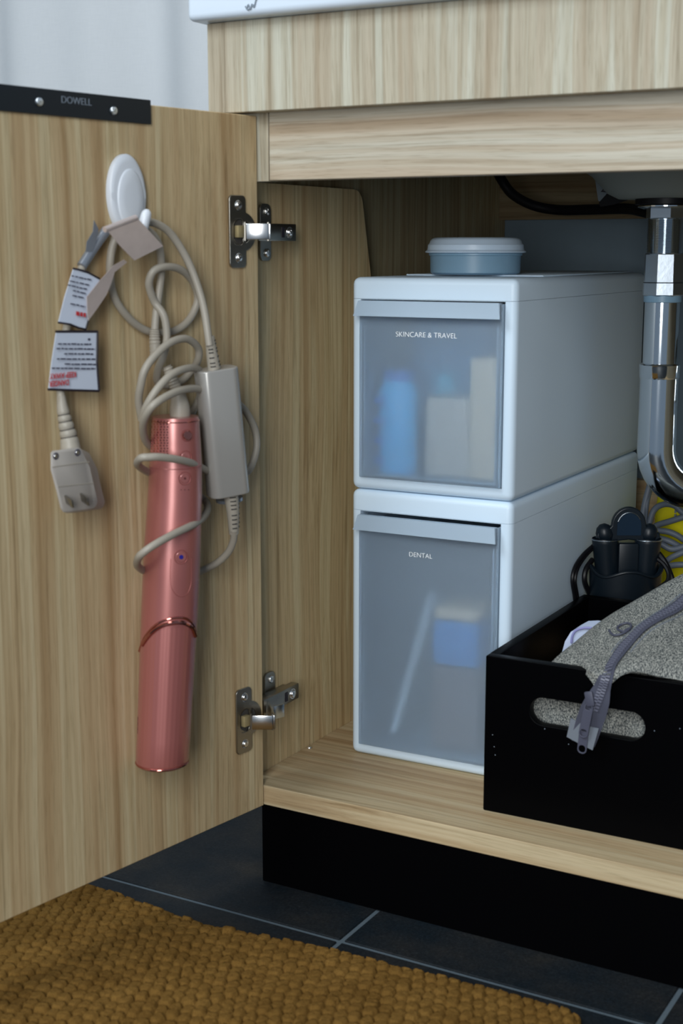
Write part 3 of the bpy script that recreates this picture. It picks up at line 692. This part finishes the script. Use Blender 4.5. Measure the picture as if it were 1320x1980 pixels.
# loop on the pouch
lp = [(1178,1222),(1186,1231),(1200,1230),(1215,1222),(1221,1213),(1213,1208),(1200,1212),(1194,1219),(1204,1224),(1216,1218)]
g = [cast(pb, x, y, 0.0020)[0] for x, y in lp]
add('zip_loop', tube(spline([p for p in g if p is not None], 4), 0.0011, 8), M['zip'], pouch)
# stitching lines either side of the zip
for off in (-0.0095, 0.0095):
    g = []
    for i in range(2, len(P)-34, 1):
        tt = (P[i+1]-P[i]).normalized(); s = tt.cross(Nn[i].normalized()).normalized(); c_ = P[i]+s*off
        q, nn, _, _ = pb.find_nearest(c_)
        if q is not None and (not g or (q-g[-1]).length > 0.001): g.append(q)
    if len(g) > 3: add('seam', tube(g, 0.0007, 6), M['foil_grey'], pouch)
# white cloth piece in crate
wp = thing('white_case', PY(1118, 1275, 0.16), 'small white case with stitched edge tucked in the black crate', 'case')
pts = [(1086,1262),(1092,1240),(1103,1222),(1118,1214),(1136,1213),(1160,1216),(1170,1240),(1160,1275),(1120,1290)]
P0 = [PY(x, y, 0.150) for x, y in pts]
add('case_body', quad(P0, 0.022, (0.1,1,0.1)), M['white_cloth'], wp, angle=60)
add('stitched_rim', tube(spline([PY(x, y, 0.1485) for x, y in [(1104,1243),(1106,1230),(1112,1220),(1124,1215),(1138,1214),(1158,1217)]], 5), 0.0012, 8), M['lavender'], wp)
# ------------------------------------------------------------------ black two-socket stand behind the crate
SC = Vector((0.2425, 0.366, 0.0204))
st = thing('twin_socket_stand', SC, 'black plastic stand with two round sockets and arched handle behind the crate', 'stand')
vr = Vector((0.8686, 0.4955, 0)); vf = Vector((0.4955, -0.8686, 0))*1.0   # across the view / towards the viewer
Mst = frame(SC, vr, -vf, UZ) @ Matrix.Diagonal((0.88, 0.80, 1.02, 1))
n_ = 48
def wave_rim(a): return 0.172+0.0075*math.cos(3*a+math.pi/2*1.0)
V = []; F = []
zsn = [0.0, 0.004, 0.05, 0.10, 0.15, None]
for q, zz in enumerate(zsn):
    for k in range(n_):
        a = 2*math.pi*k/n_; rx = 0.042+0.004*q/5 if q else 0.038; ry = 0.030+0.003*q/5
        z_ = zz if zz is not None else 0.170+0.0045*math.cos(4*a)+0.003*abs(math.cos(a))
        V.append(Mst @ Vector((rx*math.cos(a), ry*math.sin(a), z_)))
for q in range(len(zsn)-1):
    for k in range(n_): F.append((q*n_+k, q*n_+(k+1) % n_, (q+1)*n_+(k+1) % n_, (q+1)*n_+k))
k0 = len(V)
for k in range(n_):
    v = V[5*n_+k]; c_ = Mst @ Vector((0, 0, 0.173)); V.append(v+(c_-v)*0.10)
for k in range(n_): F.append((5*n_+k, 5*n_+(k+1) % n_, k0+(k+1) % n_, k0+k))
k1 = len(V)
for k in range(n_): v = V[k0+k]; V.append(Vector((v.x, v.y, SC.z+0.155)))
for k in range(n_): F.append((k0+k, k0+(k+1) % n_, k1+(k+1) % n_, k1+k))
F.append(tuple(k1+k for k in range(n_))); F.append(tuple(range(n_-1, -1, -1)))
add('stand_cup', (V, F), M['black_plastic'], st)
add('cup_rim', tube([V[5*n_+(k % n_)] for k in range(n_+1)], 0.0018, 8, cap=False), M['black_plastic'], st)
for sx_, lean in ((-0.0265, -0.10), (0.0265, 0.06)):
    Mt = Mst @ frame((sx_*0.85, -0.004, 0.150), (1,0,0), (0,1,0), (lean,0,1))
    add('socket_tube', lathe([(0.0135, 0), (0.0165, 0.052), (0.0168, 0.056), (0.0160, 0.0575), (0.0150, 0.050), (0.0145, 0.045)], 32, Mt), M['black_plastic'], st)
    add('socket_rim', tube([Mt @ Vector((0.0166*math.cos(a), 0.0166*math.sin(a), 0.0560)) for a in [math.pi+math.pi*k/16 for k in range(17)]], 0.0006, 6), M['brushed'], st, label='thin silver rim line')
    add('socket_ball', lathe([(0.001, 0.0735), (0.006, 0.0720), (0.0100, 0.0680), (0.0116, 0.0620), (0.0100, 0.0560), (0.006, 0.052)], 24, Mt), M['black_plastic'], st)
arch = []
for k in range(25):
    a = math.pi*k/24; arch.append((0.0215*math.cos(a), 0.222+0.0200*math.sin(a)))
outl = [(0.0400, 0.208), (0.0385, 0.214), (0.027, 0.2165)]+arch+[(-0.027, 0.2165), (-0.0385, 0.214), (-0.0400, 0.208), (-0.030, 0.2035), (0.0, 0.2065), (0.030, 0.2035)]
arch_in = [(0.0150*math.cos(math.pi*k/20), 0.2215+0.0150*math.sin(math.pi*k/20)) for k in range(21)]+[(-0.0150, 0.2115), (0.0150, 0.2115)]
Ma = Mst @ frame((0, -0.006, 0), (1,0,0), (0,0,1), (0,-1,0))
add('arched_handle', prism(outl, [], 0.010, Ma, bev=0.0015), M['black_plastic'], st)
add('handle_inset', prism(arch_in, [], 0.0012, Mst @ frame((0, -0.0116, 0), (1,0,0), (0,0,1), (0,-1,0))), M['ink_blue'], st, label='dark blue inset panel') 
add('inset_line', tube([Mst @ Vector((0.0150*math.cos(a), -0.0125, 0.2215+0.0150*math.sin(a))) for a in [math.radians(30+130*k/20) for k in range(21)]], 0.0005, 6), M['brushed'], st, label='thin silver line')
add('centre_plate', box(-0.0125, 0.0125, -0.016, -0.004, 0.150, 0.203, bev=0.002, M=Mst), M['black_plastic'], st)
def US(x, y, o=0.004): return onplane(x, y, bx, bx.dot(Mb @ Vector((0.2075+o, 0, 0))))
cab1 = [PY(1150,1052,.352),US(1128,1072,0.004),US(1112,1095,0.004),US(1106,1120,0.004),US(1110,1150,0.004),US(1114,1180,0.004)]
cab2 = [PY(1150,1056,.352),US(1132,1074,0.005),US(1117,1097,0.005),US(1111,1122,0.005),US(1115,1150,0.005),US(1119,1180,0.005)]
cab3 = [PY(1250,1050,.38), PY(1268,1066,.38), PY(1284,1086,.375), PY(1295,1110,.372), PY(1303,1135,.368), PY(1310,1165,.362)]
cab4 = [PY(1262,1075,.375), PY(1282,1090,.372), PY(1292,1108,.368), PY(1290,1124,.362), PY(1276,1135,.358), PY(1262,1150,.38)]
cab5 = [PY(1145,1082,.352),US(1132,1102,0.005),US(1130,1125,0.005),PY(1140,1150,.352)]
for c_, r_ in ((cab1, .0022), (cab2, .0022), (cab3, .0036), (cab4, .0026), (cab5, .0030)): add('thin_cable', tube(spline(c_, 6), r_, 8), M['black_rubber'], st)
# ------------------------------------------------------------------ yellow reel with grey cord
YC = Vector((0.2740, 0.540, 0.0204))
yr = thing('yellow_cord_reel', YC, 'yellow plastic body wound with grey cord, below the chrome trap', 'reel')
My = frame(YC, (1,0,0), (0,1,0), (0,0,1))
add('reel_body', lathe([(0.040, 0), (0.048, 0.004), (0.050, 0.02), (0.050, 0.210), (0.048, 0.232), (0.041, 0.248), (0.026, 0.257), (0.008, 0.260)], 48, My, sx=1.05, sy=0.9), M['yellow'], yr)
add('small_print', join(*[box(-0.0012, 0.0012, -0.0003, 0.0003, z_, z_+0.0035, M=frame(PY(1305, 1000, 0.489), (1,0,0), (0,1,0), (0,0,1))) for z_ in (0.0, 0.005, -0.005)]), M['print_grey'], yr, smooth=False)
cl = [
 [(1258,938,.49),(1250,970,.48),(1246,1005,.475),(1247,1030,.47)],
 [(1251,1030,.47),(1262,990,.478),(1280,976,.478),(1302,977,.475),(1318,990,.475),(1345,1010,.48)],
 [(1252,1030,.468),(1270,1016,.472),(1295,1008,.470),(1320,1000,.472),(1350,990,.48)],
 [(1240,1028,.455),(1262,1026,.462),(1290,1028,.464),(1310,1036,.466),(1330,1050,.47)],
 [(1240,1040,.450),(1268,1040,.456),(1292,1046,.458),(1312,1056,.462),(1335,1070,.47)],
 [(1252,1062,.450),(1275,1052,.452),(1298,1062,.454),(1325,1056,.458),(1350,1050,.47)],
 [(1280,1092,.450),(1298,1078,.450),(1325,1066,.454),(1350,1055,.46)],
 [(1270,1092,.448),(1290,1094,.446),(1312,1092,.446),(1345,1092,.45)],
 [(1256,936,.485),(1246,975,.478),(1241,1010,.470),(1243,1035,.462)],
]
for c_ in cl: add('wound_cord', tube(spline([PY(*q) for q in c_], 6), 0.0036, 10), M['grey_cord'], yr)
# ------------------------------------------------------------------ wall hook on the door
hc = DP(240, 378, 0.0)
hook = thing('adhesive_hook', hc, 'white oval adhesive hook stuck to the open door', 'hook')
Mh = frame(hc, (-DS*math.cos(0.05)+UZ*-0.05).normalized(), UZ, DN)
add('hook_base', lathe([(1.0, 0.0004), (1.0, 0.0040), (0.94, 0.0058), (0.80, 0.0066)], 56, Mh @ Matrix.Diagonal((0.0205, 0.0335, 1, 1))), M['hook_white'], hook)
add('hook_face', lathe([(0.99, 0.0064), (0.97, 0.0072), (0.90, 0.0080), (0.5, 0.0086)], 48, frame(hc-UZ*0.003+DS*-0.001, -DS, UZ, DN) @ Matrix.Diagonal((0.0148, 0.0250, 1, 1))), M['hook_white'], hook)
pr = [DP(262,442,0.008), DP(268,452,0.016), DP(274,446,0.024), DP(280,425,0.026), DP(285,406,0.026)]
add('hook_prong', tube(spline(pr, 6), [0.0040]*13+[0.0044]*8+[0.0042, 0.0040, 0.0034, 0.0020][:len(spline(pr, 6))-21], 16), M['hook_white'], hook)
# ------------------------------------------------------------------ rose hair styler with its cord
hs = thing('hair_styler', DP(313, 1477, 0.024), 'rose-coloured hair styler hanging by its coiled grey cord on the door', 'hair styler')
prof = [(805,338.5,.0196),(811,339,.0205),(850,339.5,.0214),(895,339.5,.0226),(960,338,.0236),(1060,333,.0247),(1130,330,.0249),(1200,327,.0249)]
prof2 = [(1200,327,.0246),(1334,320.5,.0240),(1420,316.5,.0236),(1466,313.6,.0234),(1472,313.3,.0228),(1476,313,.0215)]
def loft(pr_, n=72, rib=0.0):
    C_ = [DP(x, y, 0.0256) for y, x, r in pr_]; V = []; F = []
    for i, (y, x, r) in enumerate(pr_):
        for k in range(n):
            a = 2*math.pi*k/n; q = r+(rib if (k % 4) < 2 else 0)
            V.append(C_[i]+(-DS*math.cos(a)+DN*math.sin(a))*q)
    for i in range(len(pr_)-1):
        for k in range(n): F.append((i*n+k, i*n+(k+1) % n, (i+1)*n+(k+1) % n, (i+1)*n+k))
    F.append(tuple(range(n))); F.append(tuple((len(pr_)-1)*n+k for k in range(n))); return V, F
gb = loft(prof); gl = loft(prof2, 96, 0.00012); bb = bvh(join(gb, gl))
body = add('styler_body', gb, M['rose'], hs, angle=50)
add('barrel', loft(prof2, 144, 0.00010), M['rose'], hs, angle=80, label='finely ribbed lower barrel')
def loop_at(y, x, r, z_off=0.0):
    c_ = DP(x, y, 0.0256); return [c_+(-DS*math.cos(a)+DN*math.sin(a))*r for a in [2*math.pi*k/48 for k in range(49)]]
add('top_ring', tube(loop_at(812, 339, .0206), 0.0005, 6, cap=False), M['rose_gloss'], body)
add('body_seam', tube(loop_at(900, 339.5, .0227), 0.00035, 6, cap=False), M['rose_dark'], body)
add('end_ring', tube(loop_at(1472, 313.3, .0229), 0.0010, 8, cap=False), M['rose_gloss'], hs)
bp = [(267,1280),(269,1268),(276,1247),(288,1229),(305,1214),(325,1206),(345,1203),(360,1206),(371,1215),(376.5,1230)]
g = []; g2 = []
for x, y in bp:
    p, q = cast(bb, x, y, 0.0006)
    if p is not None: g.append(p)
    p, q = cast(bb, x+1, y-9, 0.0004)
    if p is not None: g2.append(p)
add('curved_band', join(tube(spline(g, 5), 0.0019, 8), tube(spline(g2, 5), 0.0011, 8)), M['rose_gloss'], hs, label='polished curved band')
g = []; hole_ = []
for r_ in range(13):
    for c_ in range(6):
        x = 293+c_*6.2-(0.5 if r_ % 2 else 0)*2; y = 815+r_*5.2
        p, q = cast(bb, x, y, 0.0)
        if p is not None: (g if c_ in (0, 1, 2, 5) else hole_).append(disc(p, q, 0.0008, 0.00035, 8))
add('vent_grille', join(*g), M['rose_gloss'], body); add('vent_grille', join(*hole_), M['rose_vent'], body, label='dark vent holes')
def button(x, y, r, knob=None, dot=None, dotr=0.001):
    p, q = cast(bb, x, y, 0.0)
    bt_ = add('button', ring(p, q, r, 0.00035), M['rose_dark'], body)
    if knob: add('button_cap', disc(p, q, r*0.8, knob, 28, bev=0.0006), M['rose_gloss'] if knob > 0.001 else M['rose'], body)
    if dot: add('button_mark', disc(p+q*(knob or 0), q, dotr, 0.0003, 16), dot, body)
button(361, 842, 0.0050, 0.0022); button(359, 884, 0.0055, 0.0004, M['rose_dark'], 0.0008); button(357, 925, 0.0056, 0.0004, M['rose_vent'], 0.0010); button(350, 1077, 0.0060, 0.0004, M['print_blue'], 0.0019)
for x, y in ((350, 947), (357, 947), (364.5, 947)):
    p, q = cast(bb, x, y); add('indicator_dot', disc(p, q, 0.0005, 0.0002, 10), M['rose_vent'], body)
ov = [(330,1080),(329,1120),(332,1138),(340,1150),(350,1154),(360,1150),(367,1138),(370,1120),(370,1080)]
g = [cast(bb, x, y, 0.0)[0] for x, y in ov]
add('thumb_recess', tube(spline([p for p in g if p], 4), 0.0003, 6), M['rose_dark'], body)
g = []
for k in range(9):
    p, q = cast(bb, 266.5-0.1*k, 1388+3.6*k, 0.0)
    if p is not None: g.append(disc(p, q, 0.0007 if k % 3 else 0.0010, 0.00015, 8))
if g: add('side_print', join(*g), M['rose_vent'], hs, label='small dark upright print near the end')
# white stub
q0 = DP(348, 806, 0.0256); q1 = DP(347, 778, 0.0256); q2 = DP(341, 752, 0.024); q3 = DP(332, 730, 0.021); q4 = DP(322, 708, 0.018); q5 = DP(312, 688, 0.016)
add('cord_collar', tube(spline([q0, q1, q2], 4), [0.0088]*3+[0.0084, 0.0078, 0.0072, 0.0068, 0.0060, 0.0052], 20), M['cord'], hs)
def relief(pts, r0, r1, nm='strain_relief'):
    P_ = spline(pts, 8); n_ = len(P_); R_ = []
    for i in range(n_):
        R_.append(r0+(r1-r0)*i/(n_-1)+(0.0003 if (i % 2 == 0) else -0.0003))
    return add(nm, tube(P_, R_, 16), M['cord'], hs)
relief([q2, q3, q4], 0.0052, 0.0042)
def slots(pts, r0, r1, num, w_=0.42):
    P_ = spline(pts, 10); g_ = []; n_ = len(P_)
    for k in range(num):
        i = 1+int((n_-3)*(k+0.5)/num); p = P_[i]; t = (P_[i+1]-P_[i-1]).normalized(); r = r0+(r1-r0)*i/(n_-1)
        for ctr in (0.9, -0.6):
            side = t.cross(DN).normalized(); arc = []
            for a in np.linspace(ctr-w_, ctr+w_, 6):
                arc.append(p+(DN*math.cos(a)-side*math.sin(a))*(r-0.0001))
            g_.append(tube(arc, 0.0006, 6))
    return join(*g_)
C_R = 0.00335
def cordpath(L, sub=6): return spline([DP(*q) for q in L], sub)
# A: adapter top -> over the hook -> down to the plug
CA = [(405,668,.040),(401,640,.038),(396,607,.034),(387,569,.028),(370,520,.022),(349,479,.018),(325,447,.016),(300,432,.016),(278,430,.017),(250,436,.013),(222,440,.011),(203,447,.009),(188,468,.006),(172,492,.005),(160,514,.005),(150,545,.006),(138,590,.006),(128,640,.006),(121,690,.006),(116,740,.008),(118,768,.010)]
# B: adapter bottom -> behind the styler -> wraps -> loops -> styler top
CBp = [(452,1025,.040),(451,1045,.036),(441,1068,.028),(420,1088,.016),(395,1101,.007),(370,1110,.0040),(320,1112,.0036),(285,1106,.008),(266,1094,.022),(268,1078,.040),(280,1066,.048),(304,1050,.0530),(339,1031,.0535),(372,1015,.049),(392,1001,.036),(401,984,.022),(396,968,.008),(370,950,.0040),(320,925,.0038),(285,912,.010),(266,898,.028),(272,886,.042),(288,884,.048),(310,884,.0515),(345,889,.0520),(375,897,.045),(400,910,.030),(430,918,.018),(460,918,.018),(481,909,.020),(495,872,.020),(494,836,.018),(480,804,.016),(462,782,.014),(430,765,.016),(400,756,.028),(372,751,.036),(340,758,.042),(306,776,.044),(286,796,.038),(276,825,.024),(284,856,.010),(310,870,.0040),(340,860,.0040),(360,820,.004),(385,770,.006),(395,735,.014),(384,715,.026),(363,712,.034),(332,724,.038),(304,752,.036),(284,784,.030),(274,812,.020)]
CC = [(274,812,.014),(268,775,.018),(272,745,.024),(280,715,.028),(300,687,.030),(330,662,.030),(360,655,.028),(381,670,.024),(384,690,.020),(374,712,.012),(352,735,.008),(325,745,.006),(304,738,.008),(306,712,.014),(315,690,.018),(322,660,.020),(321,630,.020),(315,607,.018),(300,586,.012),(291,565,.012),(288,545,.014),(297,524,.018),(318,516,.020),(346,520,.018),(370,541,.014),(382,573,.010),(374,604,.008),(356,628,.007),(332,641,.006),(304,643,.005),(280,638,.005),(255,621,.005),(231,593,.005),(218,566,.005),(213,535,.006),(213,506,.008),(218,475,.010),(232,446,.014),(255,434,.020),(280,442,.020),(297,456,.018),(308,478,.015),(312,520,.012),(308,559,.010),(302,604,.011),(299,640,.012)]
cordA = add('power_cord', tube(cordpath(CA), C_R, 12), M['cord'], hs)
add('power_cord', tube(cordpath(CBp), C_R, 12), M['cord'], hs)
add('power_cord', tube(cordpath(CC), C_R, 12), M['cord'], hs)
relief([DP(299, 636, .012), DP(299, 655, .012), DP(301, 684, .012)], 0.0040, 0.0052)
# adapter brick
a0, a1 = DP(417, 712, 0.036), DP(441, 955, 0.036)
up_ = (a0-a1).normalized(); sd = DN.cross(up_).normalized(); 
tw = 0.40; fwd = (DN*math.cos(tw)+sd*math.sin(tw)).normalized(); sd2 = up_.cross(fwd).normalized()
Mad = frame((a0+a1)/2, sd2, up_, fwd); Lh = (a0-a1).length/2
ad = add('adapter_brick', prism(rrect(-0.0185, 0.0185, -0.0125, 0.0125, 0.0085, 6), [], 2*Lh, frame((a0+a1)/2, sd2, fwd, -up_), bev=0.0012), M['adapter'], hs, angle=50, label='pearl grey power brick')
r1 = [DP(414, 713, .038), DP(409, 680, .038), DP(405, 650, .038)]
add('strain_relief', tube(spline(r1, 5), [0.0058-0.0018*i/10 for i in range(11)], 16), M['cord'], ad); add('relief_slots', slots(r1, 0.0058, 0.0042, 7), M['cord_dark'], ad)
r2 = [DP(446, 952, .038), DP(450, 990, .039), DP(452, 1032, .038)]
add('strain_relief', tube(spline(r2, 5), [0.0070-0.0026*i/10 for i in range(11)], 16), M['cord'], ad); add('relief_slots', slots(r2, 0.0068, 0.0048, 8), M['cord_dark'], ad)
add('brick_foot', disc(DP(443, 962, 0.020), -up_, 0.0125, 0.003, 20), M['foil_grey'], ad)
# plug
def dpoly(pts, n0): return [DP(x, y, n0) for x, y in pts]
face = [(98,876),(101,872),(150,865),(156,868),(173,901),(180,934),(189,969),(187,978),(181,984),(129,992),(122,990),(117,983),(109,949),(98,908)]
Pf = dpoly(face, 0.030)
c_ = sum(Pf, Vector())/len(Pf)
Pb = [c_+(p-c_)*0.95+cf*0.0190+cr*0.0035-cu*0.001 for p in Pf]
Pi = [c_+(p-c_)*0.94+DN*0.0015 for p in Pf]
k = len(face)
V = Pb+Pf+Pi; F = [tuple(range(k))]+[(i, (i+1) % k, k+(i+1) % k, k+i) for i in range(k)]+[(k+i, k+(i+1) % k, 2*k+(i+1) % k, 2*k+i) for i in range(k)]+[tuple(range(3*k-1, 2*k-1, -1))]
plug = add('plug', (V, F), M['plug'], hs, angle=50)
add('plug_recess', join(*[tube([DP(x0, y0, 0.0317), DP(x1, y1, 0.0317)], 0.0004, 6) for x0, y0, x1, y1 in ((101,903,172,893),(112,941,181,934))]), M['cord'], plug)
pl = [DP(118, 766, .012), DP(121, 790, .014), DP(126, 815, .016), DP(133, 845, .018), DP(137, 872, .020)]
P_ = spline(pl, 6); R_ = []
for i in range(len(P_)):
    f_ = i/(len(P_)-1); R_.append((0.0034+0.0050*f_) - (0.0009 if i in (9, 12, 15, 18) else 0))
add('plug_sleeve', tube(P_, R_, 20), M['cord'], plug, label='ringed sleeve of the plug')
g = []
for i in (9, 12, 15, 18):
    t = (P_[i+1]-P_[i-1]).normalized(); g.append(ring(P_[i], t, R_[i]+0.0002, 0.0004, 20))
add('sleeve_groove', join(*g), M['cord_dark'], plug)
for x, y in ((108, 882), (150, 875)):
    p = DP(x, y, 0.0316); rv = add('rivet', disc(p, DN, 0.0020, 0.0005, 20, bev=0.0002), M['nickel_bright'], plug); add('rivet_ring', ring(p, DN, 0.0024, 0.0005, 20), M['print_navy'], plug)
for x, y in ((127, 965), (157, 961)):
    p = DP(x, y, 0.0316); dz = UZ*0.0032
    add('prong', box(-0.0034, 0.0034, -0.0009, 0.0009, 0, 0.0105, bev=0.0004, M=frame(p, (UZ*0.97-DS*-0.2).normalized(), (-DS), (DN*0.93-UZ*0.25-DS*-0.12).normalized())), M['nickel'], plug)
# labels on the cord
def dquad(pts, ns, t):
    P4 = [DP(x, y, n_) for (x, y), n_ in zip(pts, ns)]; return quad(P4, t, DN)
def bezel(pts, ns, r_, idx=None):
    P4 = [DP(x, y, n_) for (x, y), n_ in zip(pts, ns)]; g_ = []
    for i in range(len(P4)):
        if idx is None or i in idx: g_.append(tube([P4[i], P4[(i+1) % len(P4)]], r_, 6))
    return join(*g_)
l1 = [(141,519),(152,521),(170,527),(192,539),(178,590),(165.5,637),(152,634),(135,627),(112,623.6),(124,575)]
n1 = [.013,.015,.017,.014,.014,.014,.017,.016,.012,.013]
lb = add('warning_label', dquad(l1, n1, 0.0007), M['label_white'], hs, label='folded white warning label above the larger one')
add('label_border', bezel(l1, [q+.0008 for q in n1], 0.0009, (0,1,2,4,5,6,7)), M['print_black'], lb)
def bars(rows_, n0, h, m, parent, nm, slope):
    g_ = []
    for (x0, x1, y, seed_) in rows_:
        rnd = random.Random(seed_); x = x0
        while x < x1:
            w_ = rnd.uniform(4, 11); xe = min(x+w_, x1)
            ya = y+slope*(x-x0); yb = y+slope*(xe-x0)
            jz = rnd.uniform(-0.3, 0.3)
            g_.append(quad([DP(x, ya-h/2+jz, n0), DP(xe, yb-h/2+jz, n0), DP(xe, yb+h/2+jz, n0), DP(x, ya+h/2+jz, n0)], 0.00015, DN))
            x = xe+rnd.uniform(1.2, 2.4)
    return add(nm, join(*g_), m, parent, smooth=False)
bars([(138,176,533,1),(135,172,543,2),(131,168,551,3),(141,166,562,4),(140,162,571,5),(136,165,587,6)], 0.0182, 2.4, M['print_navy'], lb, 'small_print', 0.22)
bars([(147,167,606,7)], 0.0182, 8, M['print_red'], lb, 'red_print', 0.18)
l2 = [(108,641),(188,641),(187,700),(191,756),(93,753),(99,700)]
n2 = [.014,.016,.016,.015,.013,.014]
lc = add('warning_label', dquad(l2, n2, 0.0007), M['label_white'], hs, label='upside-down white warning label with red and dark print')
add('label_border', bezel(l2, [q+.0006 for q in n2], 0.0011, (0,1,2,3)), M['print_black'], lc)
bars([(112,176,665,11),(109,183,674,12),(124,180,684,13),(110,184,694,14),(125,185,704,15),(100,184,712,16)], 0.0172, 2.6, M['print_navy'], lc, 'small_print', 0.01)
bars([(170,174,656,18)], 0.0172, 4, M['print_navy'], lc, 'small_print', 0.0)
for word, xa, xb, y in (('KEEP AWAY', 96, 147, 726), ('DANGER', 95, 133, 741)):
    a, b_ = DP(xa, y, 0.0173), DP(xb, y, 0.0173)
    add('lettering', text(word, (a-b_).length*1.0, frame((a+b_)/2, DS, -UZ, DN) @ Matrix.Diagonal((1, 1.25, 1, 1)), t=0.0001, thin=0.02), M['print_red'], lc, smooth=False)
# foil tags
f1 = [(203,441),(263,420),(287,446),(314.5,476),(259,503.6),(232,476)]
fn = [.030,.031,.033,.030,.034,.033]
tg1 = add('foil_tag', dquad(f1, fn, 0.0006), M['foil'], hs, label='shiny rose-silver tag folded over the cord at the hook')
add('tag_fold', tube([DP(202,444,.030), DP(263,420.5,.031)], 0.0024, 10), M['foil'], tg1)
f2 = [(239,502),(218,514),(204,530),(190,545),(167,574),(168,600),(170,620),(186,598),(205,570),(214,548),(221,526),(245,507)]
add('foil_tag', dquad(f2, [.020,.019,.0185,.0185,.019,.019,.0185,.019,.019,.020,.019,.018], 0.0006), M['foil'], hs, label='twisted grey-pink tag hanging behind the first label')
add('film_wrap', tube([DP(206,445,.009), DP(190,466,.0075), DP(174,490,.0065), DP(158,515,.0065)], 0.0043, 14), M['foil_grey'], hs, label='clear grey film around the cord')
f3 = [(181,425.5),(190,443),(186,465),(178,487),(165,487),(167,468),(179,448)]
add('film_flag', dquad(f3, [.012,.014,.012,.010,.009,.011,.013], 0.0005), M['foil_grey'], hs, label='dark grey film flag')
# ------------------------------------------------------------------ knitted mat
ex_ = np.array([-0.60, -0.1155, -0.0532, 0.0101, 0.1345, 0.2166, 0.2878, 0.359, 0.372, 0.3790])
ey_ = np.array([-0.100, -0.1053, -0.1125, -0.1169, -0.1003, -0.0978, -0.092, -0.0935, -0.1000, -0.1163])
X0, X1, Y0, Y1, RS = -0.42, 0.380, -0.56, -0.088, 0.0013
gx = np.arange(X0, X1, RS); gy = np.arange(Y0, Y1, RS); GX, GY = np.meshgrid(gx, gy)
av = np.array([0.0116, 0.0003]); bv = np.array([0.0052, -0.0120])
det = av[0]*bv[1]-av[1]*bv[0]
wx = GX+0.003*np.sin(GY*31+GX*9); wy = GY+0.003*np.sin(GX*23)
U = (wx*bv[1]-wy*bv[0])/det; Vv = (av[0]*wy-av[1]*wx)/det
best = np.full(GX.shape, 9.0); sec = np.full(GX.shape, 9.0); hb = np.zeros(GX.shape)
iu, iv = np.round(U), np.round(Vv)
def hsh(a, b, k): 
    v = np.sin(a*12.9898+b*78.233+k*37.719)*43758.5453; return v-np.floor(v)
for du in (-1, 0, 1):
    for dv in (-1, 0, 1):
        cu_, cv_ = iu+du, iv+dv
        jx = (hsh(cu_, cv_, 1)-0.5)*0.0034; jy = (hsh(cu_, cv_, 2)-0.5)*0.0034
        px_ = cu_*av[0]+cv_*bv[0]+jx; py_ = cu_*av[1]+cv_*bv[1]+jy
        dx, dy = (wx-px_), (wy-py_)
        d = np.sqrt((dx/0.0062)**2+(dy/0.0066)**2)
        m1 = d < best
        sec = np.where(m1, best, np.minimum(sec, d)); hb = np.where(m1, hsh(cu_, cv_, 3), hb); best = np.where(m1, d, best)
edge = np.clip((sec-best)/0.60, 0, 1)
H = 0.0075*(1-(1-edge)**2.2)*(0.7+0.3*hb)+0.0015*hb+0.00035*rng.standard_normal(GX.shape)
ye = np.interp(GX, ex_, ey_)
de = np.minimum(ye-GY, (X1-0.002)-GX)
de = np.minimum(de, 0.05)
rim = np.clip(de/0.010, 0, 1)
Z_ = FZ+0.0005+np.where(de > 0, 0.0065*np.sqrt(np.clip(1-(1-rim)**2, 0, 1))+H*np.sqrt(rim), 0)
keep = de > -RS*1.2
mt = thing('bath_mat', (0, -0.30, FZ), 'mustard chunky knitted bath mat on the dark tiles', 'bath mat')
nyg, nxg = GX.shape
idx = np.arange(nxg*nyg).reshape(nyg, nxg)
q = np.stack([idx[:-1, :-1], idx[:-1, 1:], idx[1:, 1:], idx[1:, :-1]], -1).reshape(-1, 4)
kf = keep.ravel()[q].all(1); q = q[kf]
used, inv = np.unique(q, return_inverse=True); q = inv.reshape(-1, 4)
co = np.stack([GX.ravel()[used], GY.ravel()[used]+0.30, Z_.ravel()[used]-FZ], -1)
me = bpy.data.meshes.new('knit_pile'); me.vertices.add(len(co)); me.vertices.foreach_set('co', co.astype(np.float32).ravel())
me.loops.add(len(q)*4); me.loops.foreach_set('vertex_index', q.astype(np.int32).ravel())
me.polygons.add(len(q)); me.polygons.foreach_set('loop_start', np.arange(0, len(q)*4, 4, dtype=np.int32))
me.update(calc_edges=True); me.validate(); me.materials.append(M['mat']); me.shade_smooth()
kp = bpy.data.objects.new('knit_stitches', me); COL.objects.link(kp); kp.parent = mt; kp['kind'] = 'stuff'
